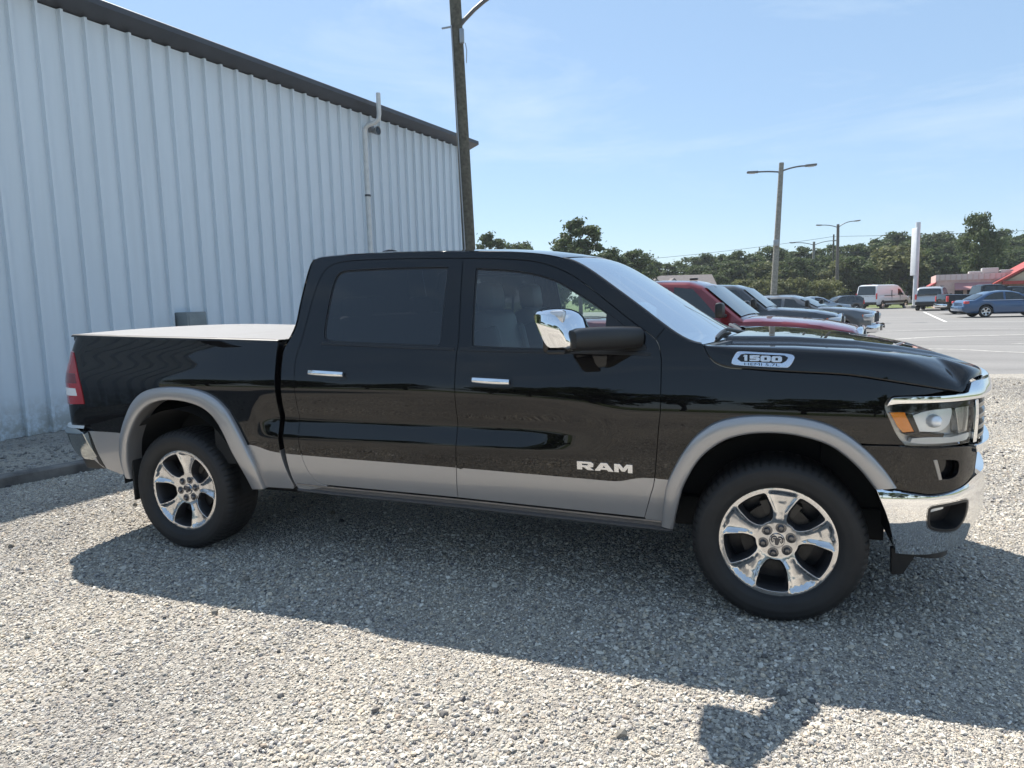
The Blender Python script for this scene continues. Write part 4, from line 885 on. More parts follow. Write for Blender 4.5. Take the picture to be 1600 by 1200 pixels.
while x < WEND-.01:
    if pm is None:
        mb = MB(); mb.loft([[(a, b, .0) for a, b in prof], [(a, b, EAVE-.02) for a, b in prof]], False, False); mb.F = [f for f in mb.F]; pm = mb.build('wall_panel', WALLM, BLD, True, 25); pm.location = (x, 0, 0)
    else: share(pm, 'wall_panel', BLD, (x, 0, 0))
    x += RIB
mb = MB(); mb.box(((W0+WEND)/2, .30, EAVE/2-.01), (WEND-W0-.04, .50, EAVE-.06)); mb.build('wall_core', mat('wall_core', (.3,.3,.3), .8), BLD, False)
MB().rbox((WEND+.05, -.01, EAVE/2), (.11, .09, EAVE), .01).build('corner_trim', WALLM, BLD)
mb = MB(); mb.box(((W0+WEND)/2, 6.0, EAVE/2), (WEND-W0, 11, EAVE-.3)); mb.build('building_shell', WALLM, BLD, False)
TRIM = mat('eave_trim', (.055, .058, .068), .4, noise=(3, .15))
ex0, ex1 = W0-.4, WEND+.55
mb = MB(); mb.loft([[(x_, -.28, EAVE+.095), (x_, -.30, EAVE+.105), (x_, -.30, EAVE+.185), (x_, -.27, EAVE+.205), (x_, .05, EAVE+.25), (x_, .05, EAVE-.02)] for x_ in (ex0, ex1)], True, True); mb.build('eave_gutter', TRIM, BLD, True, 30)
mb = MB(); mb.loft([[(x_, -.26, EAVE+.207), (x_, 6, EAVE+1.2), (x_, 12, EAVE+.226), (x_, 12, EAVE+.16), (x_, 6, EAVE+1.1), (x_, -.24, EAVE+.17)] for x_ in (ex0, ex1)], True, True); mb.build('roof', mat('metal_roof', (.22, .23, .24), .4, .3), BLD, True, 30)
mb = MB(); mb.box(((W0+WEND)/2, .06, -.10), (WEND-W0, .16, .17)); mb.build('foundation', mat('old_concrete', (.25, .235, .215), .9, noise=(9, .35), bump=(40, .5, .01)), BLD, False)
def on_wall(u, out, z): return (u, -out, z)
# vent pipe with its goose neck over the eave
GALV = mat('painted_pipe', (.60, .61, .60), .4, noise=(8, .1))
up = 6.98
pipe = MB(); pipe.tube([on_wall(up, .10, 1.1), on_wall(up, .10, 5.16)], .050, 12); pipe.tube([Vector(on_wall(up, .10, 5.16)), Vector(on_wall(up, .115, 5.27)), Vector(on_wall(up+.02, .18, 5.34)), Vector(on_wall(up+.06, .34, 5.38)), Vector(on_wall(up+.08, .42, 5.44)), Vector(on_wall(up+.08, .44, 5.54)), Vector(on_wall(up+.08, .44, 5.96))], .048, 12)
po = pipe.build('vent_pipe', GALV, None, True, 40); po.location = BP; po.rotation_euler = (0, 0, math.radians(82)); tag(po, 'white vent pipe climbing the metal wall and over the eave', 'pipe')
for z_ in (2.4, 3.9): MB().lathe([(.057, -.02), (.066, -.018), (.066, .018), (.057, .02)], 16, 'z', c=on_wall(up, .10, z_)).build('pipe_clamp', TRIM, po)
fl = empty('flood_light', BP, math.radians(82)); tag(fl, 'round grey floodlight under the eave beside the vent pipe', 'light')
cB = Vector(on_wall(up+.30, .16, 5.28)); MB().lathe([(.0, .10), (.035, .08), (.06, .03), (.09, -.05), (.095, -.065), (.085, -.065)], 20, 'y', c=cB).build('lamp_shade', mat('lamp_grey', (.22,.22,.22), .5), fl); MB().lathe([(0, -.06), (.08, -.055)], 16, 'y', c=cB).build('lamp_glass', GLOSSB, fl); MB().rbox((cB.x, -.04, cB.z+.05), (.12, .09, .16), .02).build('mount', mat('lamp_grey'), fl)
# grey electrical box
eb = empty('utility_box', BP, math.radians(82)); tag(eb, 'grey utility box fixed to the metal wall above the truck bed', 'box')
ub_ = 2.40
MB().rbox((ub_, -.16, 1.30), (.36, .30, .50), .02).build('cabinet', mat('grey_cabinet', (.20, .225, .225), .5, noise=(6, .12)), eb); MB().rbox((ub_, -.315, 1.30), (.30, .012, .42), .005).build('cabinet_door', mat('grey_cabinet'), eb)
# raised bed with a kerb in front of the wall
kb = MB(); bx0 = Vector((-4.80, -.14, 0)); kd = Vector((.30, .954, 0)).normalized(); kn = Vector((kd.y, -kd.x, 0))
rg = []
for t in np.linspace(-5.0, 9.5, 40):
    c = bx0+kd*t; w_ = random.uniform(-.008, .008); rg.append([tuple(c+kn*(.0+w_)+Vector((0, 0, -.03))), tuple(c+kn*(.0+w_)+Vector((0, 0, .085))), tuple(c+kn*(-.02)+Vector((0, 0, .10))), tuple(c+kn*(-.15)+Vector((0, 0, .10))), tuple(c+kn*(-.16)+Vector((0, 0, -.03)))])
kb.loft(rg, True, True); ko = kb.build('kerb', mat('kerb_concrete', (.16, .15, .14), .9, noise=(6, .45, 8), bump=(60, .5, .01)), None, True, 30); tag(ko, kind='structure')
bm_ = MB(); a0 = bx0-kn*.14+kd*-5; a1 = bx0-kn*.14+kd*9.5; w0 = BP+BD*-5.5; w1 = BP+BD*8.6
rows = []
for t in np.linspace(0, 1, 60):
    p = a0.lerp(a1, t); r = w0.lerp(w1, t); rows.append([tuple(p.lerp(r, u)+Vector((0, 0, .088-.10*u+random.uniform(-.012, .012)))) for u in np.linspace(0, 1, 14)])
bm_.loft(rows, False, False); bo = bm_.build('gravel_bed', GRAVELM, None, True); tag(bo, kind='structure')
# make sure it faces up
if bo.data.polygons[0].normal.z < 0: bo.data.flip_normals()
g2 = MB(); rs = np.random.default_rng(5)
for i in range(2600):
    u, t = rs.random(), rs.random(); p = a0.lerp(a1, .15+.6*t).lerp(w0.lerp(w1, .15+.6*t), .02+.96*u); s = rs.uniform(.008, .03); g2.rbox((p.x, p.y, .088-.10*u+.004), (s*1.4, s, s*.7), s*.2, Matrix.Rotation(rs.random()*6.28, 3, 'Z')@Matrix.Rotation(rs.normal()*.4, 3, 'X'), seg=1, mi=0) if i % 1 == 0 else None
go_ = g2.build('bed_stones', mat('bed_stone', (.26, .25, .235), .9, noise=(11, .5)), None, False); tag(go_, 'loose stones in the strip along the foot of the metal wall', 'stones', kind='stuff')

# ---- utility and light poles
WOODP = mat('weathered_pole', (.105, .098, .075), .9, noise=(14, .35, 8), bump=(40, .6, .01))
def pole(name, label, x, y, h, r0, r1, lean=(0, 0), arms=(), grp=None, m=WOODP, cat='light pole'):
    e = empty(name, (x, y, 0)); tag(e, label, cat, grp)
    n = 14; P = [(lean[0]*t, lean[1]*t, -.03+h*t) for t in np.linspace(0, 1, n)]; MB().tube(P, [r0+(r1-r0)*t for t in np.linspace(0, 1, n)], 16).build('post', m, e, True, 50)
    for (dx, dy, dz, z0, L) in arms:
        b = Vector((lean[0], lean[1], z0)); a = MB(); pts_ = [b+Vector((dx, dy, 0))*t+Vector((0, 0, dz*(1-(1-t)**2.2))) for t in np.linspace(0, 1, 9)]; a.tube(pts_, [.045]*9, 8); ar = a.build('arm', mat('dark_arm', (.13, .13, .13), .5, .5), e)
        tip = pts_[-1]; d = Vector((dx, dy, dz*.25)).normalized(); hd = MB(); R = d.to_track_quat('X', 'Z').to_matrix(); hd.rbox(tip+d*L*.45, (L, .26, .12), .05, R); hd.build('lamp_head', mat('lamp_head', (.16, .16, .16), .5, .3), e)
        MB().rbox(tip+d*L*.5+Vector((0, 0, -.06)), (L*.55, .18, .06), .03, R).build('lamp_lens', mat('lamp_lens', (.5,.5,.48), .3), e)
    return e
pL = pole('utility_pole', 'tall weathered wooden pole standing at the far corner of the metal building', -4.26, 9.75, 9.6, .150, .118, (-.24, .0), [(1.7, .4, .9, 7.30, .6)], None, WOODP, 'utility pole')
mb = MB(); mb.box((-.36, 0, 7.42), (.34, .03, .03)); mb.rbox((-.02, -.12, 7.15), (.09, .08, .30), .02); mb.tube([(.05, -.11, 7.0), (.08, -.12, 6.85), (.06, -.11, 6.6)], .010, 6); mb.build('bracket', mat('galvanised', (.34, .345, .35), .45, .7), pL)
mb = MB(); mb.tube([(-.02, -.155, .1), (-.14, -.147, 4), (-.25, -.135, 7.4)], .016, 6); mb.build('conduit', mat('galvanised'), pL)
pole('parking_lot_light', 'double arm light pole rising over the dark grey pickup', 2.31, 38.69, 9.0, .19, .13, (.35, 0), [(1.25, .15, .22, 8.5, .65), (-1.25, -.15, .10, 8.45, .65)], 'double arm light poles', mat('grey_pole', (.24, .225, .19), .8, noise=(10, .3)))
mb = MB(); mb.rbox((2.31+.14, 38.45, 4.5), (.3, .2, .35), .04); 
mb.build('pole_box', mat('galvanised')); o_ = bpy.data.objects['pole_box']; o_.parent = bpy.data.objects['parking_lot_light']; o_.matrix_parent_inverse = Matrix.Translation((-2.31, -38.69, 0))
pole('parking_lot_light', 'double arm light pole left of the white van', 9.94, 84.3, 9.4, .22, .15, (-.12, 0), [(1.7, .3, .65, 9.0, .7), (-1.7, -.3, .35, 9.0, .7)], 'double arm light poles', mat('brown_pole', (.13, .115, .10), .8))
pole('parking_lot_light', 'far grey light pole with a long arm, between the two double arm poles', 8.3, 99.8, 8.6, .22, .16, (.0, 0), [(2.4, .3, .5, 8.1, .8), (-2.4, -.3, .45, 8.1, .8)], 'double arm light poles', mat('grey_pole'))
pole('power_pole', 'thin dark power pole in front of the trees, right of the grey light pole', 10.8, 100.5, 9.5, .14, .10, (0, 0), [], None, WOODP, 'power pole')
sg = empty('pylon_sign', (14.72, 66.76, 0), math.radians(-72)); tag(sg, 'tall white pylon sign seen edge-on beside the white van', 'sign')
WHITEP = mat('white_metal', (.60, .61, .63), .45, noise=(2, .08))
MB().tube([(0, 0, -.05), (0, 0, 7.6)], [.21, .19], 18).build('post', WHITEP, sg); MB().rbox((0, -.26, 5.0), (.9, .14, 4.2), .08).build('sign_cabinet', WHITEP, sg); MB().rbox((0, 0, .12), (1.3, 1.3, .3), .05).build('footing', mat('old_concrete'), sg)
wr = None
for i, (a, b) in enumerate((((-30, 88, 6.3), (10.8, 100.5, 9.2)), ((10.8, 100.5, 9.2), (60, 92, 8.8)), ((-30, 88, 5.4), (10.8, 100.5, 7.0)), ((10.8, 100.5, 7.0), (60, 92, 6.4)))):
    P = [Vector(a).lerp(Vector(b), t)+Vector((0, 0, -1.2*4*t*(1-t)*.5)) for t in np.linspace(0, 1, 16)]; w_ = MB().tube(P, .022, 5).build('overhead_wire', mat('wire', (.03, .03, .03), .6)); tag(w_, ['upper overhead wire left of the power pole', 'upper overhead wire right of the power pole', 'lower overhead wire left of the power pole', 'lower overhead wire right of the power pole'][i], 'wire', 'overhead wires')
gr_ = MB()
for xx in np.arange(2, 34, 2.0): gr_.box((xx, 70.2, .3), (.1, .1, .62))
for i, xx in enumerate(np.arange(2, 34, 4.0)): pass
gd = empty('guard_rail', (0, 70, 0)); tag(gd, 'pale guard rail along the grass behind the white van', 'guard rail')
RAILM = mat('rail_steel', (.42, .43, .43), .4, .6)
MB().rbox((18, 0, .55), (32, .07, .30), .03).build('rail', RAILM, gd)
p0_ = MB().box((0, 0, 0), (.12, .14, .75)).build('post', RAILM, gd, False); p0_.location = (2.4, .12, .35)
for xx in np.arange(4.4, 34, 2.0): share(p0_, 'post', gd, (xx, .12, .35))

# ================================================================== TREES
BARK = mat('bark', (.10, .085, .07), .95, noise=(12, .4), bump=(30, .8, .02))
def leafmat(name, a, b):
    def f(t, p, g):
        at = N(t, 'ShaderNodeAttribute', attribute_name='tint'); sp = N(t, 'ShaderNodeSeparateColor'); t.links.new(at.outputs['Color'], sp.inputs[0])
        t.links.new(ramp(t, sp.outputs[0], [(0, a), (1, b)]), p.inputs['Base Color']); p.inputs['Roughness'].default_value = .65; p.inputs['Specular IOR Level'].default_value = .3
        o = [n for n in t.nodes if n.type == 'OUTPUT_MATERIAL'][0]; tr = N(t, 'ShaderNodeBsdfTranslucent'); t.links.new(p.inputs['Base Color'].links[0].from_socket, tr.inputs[0]); ad = N(t, 'ShaderNodeMixShader', i_0=.40); t.links.new(p.outputs[0], ad.inputs[1]); t.links.new(tr.outputs[0], ad.inputs[2]); t.links.new(ad.outputs[0], o.inputs[0])
    return world_noise_mat(name, f)
LEAF = [leafmat('pine_needles', (.038, .060, .024), (.115, .150, .055)), leafmat('oak_leaves', (.038, .062, .022), (.120, .150, .055)), leafmat('yellow_green_leaves', (.060, .076, .026), (.185, .19, .075))]
def crown_mesh(seed, rx, rz, zc, nclump, nleaf, size, clumpr, shape, m, squash=1.0):
    r = np.random.default_rng(seed); C = []
    while len(C) < nclump:
        p = r.uniform(-1, 1, 3); d = np.linalg.norm(p)
        if d > 1 or d < .25: continue
        zz_ = p[2]
        if shape == 'pine' and r.random() < .35 and zz_ < 0: continue
        k = {'round': 1.0, 'pine': .65+.35*math.sin(3.1*(zz_+1)/2+.4), 'cone': 1.05-.5*(zz_+1)/2}[shape]
        C.append((p[0]*rx*k*(1+.25*math.sin(5*seed+3*math.atan2(p[1], p[0]))), p[1]*rx*k, zc+zz_*rz))
    C = np.array(C); cs = r.uniform(.6, 1.25, nclump)*clumpr
    idx = r.integers(0, nclump, nleaf); off = r.normal(0, 1, (nleaf, 3)); off /= np.linalg.norm(off, axis=1)[:, None]; off *= (r.random((nleaf, 1))**.45)*np.where(r.random((nleaf, 1)) < .16, r.uniform(1.0, 1.9, (nleaf, 1)), 1.)
    ctr = C[idx]+off*cs[idx][:, None]*[1, 1, .62*squash]
    n = r.normal(0, 1, (nleaf, 3))+off*1.2+[0, 0, .5]; n /= np.linalg.norm(n, axis=1)[:, None]; a = np.cross(n, r.normal(0, 1, (nleaf, 3))); a /= np.linalg.norm(a, axis=1)[:, None]; b = np.cross(n, a)
    s = size*r.uniform(.55, 1.3, (nleaf, 1)); V = np.stack([ctr+a*s, ctr+b*s*.55, ctr-a*s, ctr-b*s*.55], 1).reshape(-1, 3)
    me = bpy.data.meshes.new('crown'); me.vertices.add(nleaf*4); me.vertices.foreach_set('co', V.ravel()); me.loops.add(nleaf*4); me.loops.foreach_set('vertex_index', np.arange(nleaf*4, dtype=np.int32)); me.polygons.add(nleaf); me.polygons.foreach_set('loop_start', np.arange(0, nleaf*4, 4, dtype=np.int32))
    tint = np.clip(r.random(nleaf)*.55+(.45*r.random(nclump))[idx], 0, 1); at = me.attributes.new('tint', 'FLOAT_COLOR', 'POINT'); at.data.foreach_set('color', np.repeat(np.stack([tint]*3+[np.ones(nleaf)], 1), 4, axis=0).ravel().astype(np.float32))
    me.materials.append(m); me.update(calc_edges=True); return me, C
def tree_kind(seed, H, rx, shape, m, nclump=46, nleaf=3600, size=.20, clumpr=.85, low=.30):
    zc = H*(1+low)/2; rz = H*(1-low)/2*.97; cm, C = crown_mesh(seed, rx, rz, zc, nclump, nleaf, size, clumpr, shape, m); r = random.Random(seed); tb = MB()
    top = Vector((r.uniform(-.3, .3), r.uniform(-.3, .3), H*.93)); P = [Vector((0, 0, -.1)).lerp(top, t)+Vector((math.sin(t*5+seed)*.12, math.cos(t*4+seed)*.12, 0)) for t in np.linspace(0, 1, 9)]
    tb.tube(P, [H*.022*(1-t*.86) for t in np.linspace(0, 1, 9)], 8)
    for c in C[::2]:
        z0 = max(H*.22, c[2]-r.uniform(.3, 1.4)); z0 = min(z0, H*.88); b = P[0].lerp(P[-1], z0/(H*.93)); tb.tube([b, b.lerp(Vector(c), .5)+Vector((0, 0, .15)), Vector(c)], [H*.008, H*.005, H*.002], 5)
    return tb, cm
KINDS = []
for i, (H, rx, sh, mi, kw) in enumerate([(9.0, 2.6, 'pine', 0, dict(nclump=44, nleaf=5200, clumpr=.75, low=.42)), (8.2, 2.9, 'round', 1, dict(low=.16, nclump=60, nleaf=7000)), (9.4, 2.2, 'cone', 0, dict(low=.18, nclump=54, nleaf=6400)), (7.6, 2.8, 'round', 1, dict(low=.12, nclump=60, nleaf=7000)), (8.8, 2.4, 'pine', 0, dict(low=.30, nclump=54, nleaf=6400, clumpr=.8)), (7.0, 2.6, 'round', 2, dict(low=.14, nclump=52, nleaf=6000))]):
    tb, cm = tree_kind(20+i, H, rx, sh, LEAF[mi], **kw); tm_ = bpy.data.meshes.new('trunk'); tm_.from_pydata([tuple(v) for v in tb.V], [], tb.F); tm_.materials.append(BARK); tm_.polygons.foreach_set('use_smooth', [True]*len(tm_.polygons)); KINDS.append((H, tm_, cm))
def tree(kind, x, y, h, label, grp, rz=None, wx=1., name=None):
    H, tm_, cm = KINDS[kind]; e = empty(name or ['pine_tree', 'broadleaf_tree', 'pine_tree', 'broadleaf_tree', 'pine_tree', 'broadleaf_tree'][kind], (x, y, -.03), random.uniform(0, 6.28) if rz is None else rz); s = h/H; e.scale = (s*wx, s*wx, s); tag(e, label, 'tree', grp)
    for nm, me in (('trunk', tm_), ('crown', cm)): o = bpy.data.objects.new(nm, me); COL.objects.link(o); o.parent = e
    return e
def at_px(px, D, py=456.):
    """point on the ground plan in direction px at depth D (survey helper)"""
    d = _f+_r*((px-800)/FPX)-_u*((py-600)/FPX); return CAM_POS[0]+d.x*D, CAM_POS[1]+d.y*D
def sky_h(px, py, D):
    d = _f+_r*((px-800)/FPX)-_u*((py-600)/FPX); return CAM_POS[2]+d.z*D
SKYL = [(985,398),(1020,404),(1045,408),(1075,402),(1105,395),(1125,398),(1150,391),(1175,393),(1200,386),(1225,390),(1250,386),(1275,388),(1300,378),(1322,384),(1345,380),(1368,374),(1395,362),(1420,368),(1445,366),(1470,362),(1500,366),(1558,358),(1585,366),(1612,352),(1645,358),(1680,362),(1720,356)]
rt = random.Random(4)
for i, (px, py) in enumerate(SKYL):                                   # back row, sets the skyline
    D = rt.uniform(100, 112); x, y = at_px(px, D); tree([0, 4, 2, 1, 4][i % 5], x, y, sky_h(px, py, D), 'tall dark tree in the back row of the wood behind the parking lot', 'trees in the back row', wx=rt.uniform(1.0, 1.3))
for i, px in enumerate(range(1000, 1720, 24)):                        # front row, lower and fuller
    D = rt.uniform(88, 96); x, y = at_px(px+rt.uniform(-6, 6), D); top = np.interp(px, [p for p, _ in SKYL], [q_ for _, q_ in SKYL])+rt.uniform(14, 34)
    tree([1, 4, 3, 2, 1, 4, 5][(i*5+i//3) % 7], x, y, max(3.5, sky_h(px, top, D)), 'leafy tree in the front row of the wood behind the parking lot', 'trees in the front row', wx=rt.uniform(1.1, 1.45))
for px, py, D, k, lab, wx in [(767, 365, 70, 0, 'small dark pine showing just right of the utility pole', .85), (800, 381, 78, 1, 'lower leafy tree right of the small pine by the utility pole', .9), (822, 377, 80, 4, 'second leafy tree right of the utility pole, next to the roof line', .9), (905, 344, 62, 0, 'tall open-crowned pine standing alone above the cab roof', 1.05), (877, 386, 66, 3, 'small bush-like tree at the left foot of the tall pine', .7), (955, 386, 66, 4, 'dark tree to the right of the tall open pine', 1.0), (995, 390, 72, 1, 'rounded tree between the dark tree and the house roof', 1.0), (1530, 334, 78, 1, 'tall rounded tree rising above the wood behind the restaurant', .62)]:
    x, y = at_px(px, D); tree(k, x, y, sky_h(px, py, D), lab, None, wx=wx)
for i in range(26):                                                   # wood behind the camera, mirrored in the paintwork
    x = -52+i*4.6+rt.uniform(-1.5, 1.5); tree([1, 2, 4, 2, 3, 0][i % 6], x, -40+rt.uniform(-4, 4), rt.uniform(6.0, 9.0), 'tree across the lot behind the viewpoint, mirrored in the truck paint', 'trees behind the viewpoint', wx=1.3)
# hedge with pale flowers
hx0, hy0 = at_px(1160, 78); hx1, hy1 = at_px(1292, 78)
hm, _ = crown_mesh(77, 3.2, 1.25, 1.35, 70, 7000, .16, .6, 'round', LEAF[2])
for i in range(3):
    t = (i+.5)/3; o = bpy.data.objects.new('flowering_hedge', hm); COL.objects.link(o); o.location = (hx0+(hx1-hx0)*t, hy0+(hy1-hy0)*t, .25); o.rotation_euler = (0, 0, i*1.9); o.scale = (1.05, 1.05, 1.15-.1*(i == 2)); tag(o, ['left end of the pale flowering hedge beside the house', 'middle of the pale flowering hedge left of the light pole', 'right end of the pale flowering hedge near the grey pole'][i], 'hedge', 'flowering hedge')
# understorey behind the lot
um, _ = crown_mesh(91, 9, 1.5, 1.2, 110, 9000, .26, 1.0, 'round', LEAF[0])
for i in range(9):
    px = 1010+i*90; x, y = at_px(px, 90); o = bpy.data.objects.new('undergrowth', um); COL.objects.link(o); o.location = (x, y, 0); o.rotation_euler = (0, 0, .35+.3*i); o.scale = (1, .45, 1.1); tag(o, 'dark undergrowth along the foot of the wood', 'undergrowth', 'undergrowth', kind='stuff')

# ================================================================== HOUSE AND RESTAURANT
def prism_part(name, pts, y0, y1, m, parent): return MB().prism(pts, y0, y1).build(name, m, parent, False)
hx, hy = at_px(1056, 80); HO = empty('house', (hx, hy, 0), math.radians(19)); HO.scale = (.84,)*3; tag(HO, 'house with grey shingle roof and two dormers beyond the red pickup', 'house')
SHING = mat('shingles', (.17, .15, .145), .9, noise=(3, .15), bump=(20, .5, .02)); SIDING = mat('white_siding', (.62, .62, .60), .7)
MB().box((0, 3.5, 1.35), (11.0, 6.4, 2.76)).build('wall', SIDING, HO, False)
mb = MB(); mb.loft([[(x_, -.4, 2.7), (x_, 3.5, 4.95), (x_, 7.4, 2.7), (x_, 7.4, 2.55), (x_, 3.5, 4.75), (x_, -.4, 2.55)] for x_ in (-5.9, 5.9)], True, True); RF = mb.build('roof', SHING, HO, True, 30)
for s_ in (-1, 1): MB().prism([(-.1, 2.7), (3.5, 4.74), (7.1, 2.7)], s_*5.45, s_*5.5, 'x').build('gable', SIDING, HO, False)
for xd in (-2.6, -.2):
    d_ = MB(); d_.prism([(xd-.62, 2.95), (xd+.62, 2.95), (xd+.62, 3.75), (xd, 4.35), (xd-.62, 3.75)], .35, 2.6); D_ = d_.build('dormer', SIDING, HO, False)
    mb = MB(); mb.loft([[(xd-.85, y_, 3.62), (xd, y_, 4.52), (xd+.85, y_, 3.62), (xd+.85, y_, 3.52), (xd, y_, 4.40), (xd-.85, y_, 3.52)] for y_ in (.15, 2.9)], True, True); mb.build('dormer_roof', SHING, D_, False)
    MB().box((xd, .33, 3.40), (.62, .06, .75)).build('dormer_window', GLOSSB, D_, False)
for xw in (-3.5, 0, 3.5): MB().box((xw, .28, 1.5), (1.1, .06, 1.2)).build('window', GLOSSB, HO, False)
RX, RY = at_px(1462, 60); RE = empty('restaurant', (RX, RY, 0), math.radians(-9)); tag(RE, 'low pink walled restaurant with red gabled roof at the right edge', 'building')
PINK = mat('pink_wall', (.56, .40, .36), .75, noise=(3, .1)); REDR = mat('red_metal_roof', (.36, .045, .035), .5, noise=(3, .15)); CREAM = mat('cream_gable', (.58, .50, .36), .75)
MB().box((6.0, 5, 1.42), (12, 10, 2.9)).build('wall', PINK, RE, False); MB().box((2.45, -.06, 2.62), (4.9, .10, .50)).build('parapet_band', mat('pale_pink', (.62, .50, .47), .7), RE, False)
for k in range(12): MB().box((.25+.4*k, -.13, 2.63), (.05, .04, .44)).build('band_rib', PINK, RE, False)
mb = MB(); mb.loft([[(-.75, y_, 1.75), (.02, y_, 2.25), (.02, y_, 2.12), (-.75, y_, 1.62)] for y_ in (-.2, 9.8)], True, True); mb.build('side_awning', REDR, RE, False)
mb = MB(); mb.loft([[(x_, -.85, 1.62), (x_, -.07, 2.12), (x_, -.07, 2.0), (x_, -.85, 1.5)] for x_ in (1.35, 3.95)], True, True); mb.build('front_awning', mat('dark_pink_awning', (.40, .20, .20), .7), RE, False)
for xw in (.5, 1.7, 2.6, 3.5): MB().box((xw, -.03, .95), (.62, .06, 1.3)).build('window', GLOSSB, RE, False)
mb = MB(); g0 = 4.5; mb.loft([[(g0-.5, y_, 1.98), (g0+4.4, y_, 5.00), (g0+9.3, y_, 1.98), (g0+9.3, y_, 1.80), (g0+4.4, y_, 4.75), (g0-.5, y_, 1.80)] for y_ in (-1.5, 8)], True, True); mb.build('gable_roof', REDR, RE, True, 30)
MB().prism([(g0+.35, 2.15), (g0+8.4, 2.15), (g0+4.4, 4.66)], -1.1, -.9).build('gable_wall', CREAM, RE, False); MB().box((g0+4.4, -1.25, 2.02), (8.6, .5, .26)).build('gable_fascia', REDR, RE, False); MB().box((g0+4.4, -.5, .95), (7.6, .9, 1.9)).build('porch_wall', mat('tan_brick', (.30,.2,.16), .8), RE, False)
for i, (xr, w_, h_) in enumerate(((3.0, .9, .25), (4.1, 1.2, .5), (5.3, .9, .3))): MB().rbox((xr, 3.0, 2.87+h_/2), (w_, 1.2, h_), .05).build('roof_unit', mat('rooftop_grey', (.38, .38, .38), .6), RE)

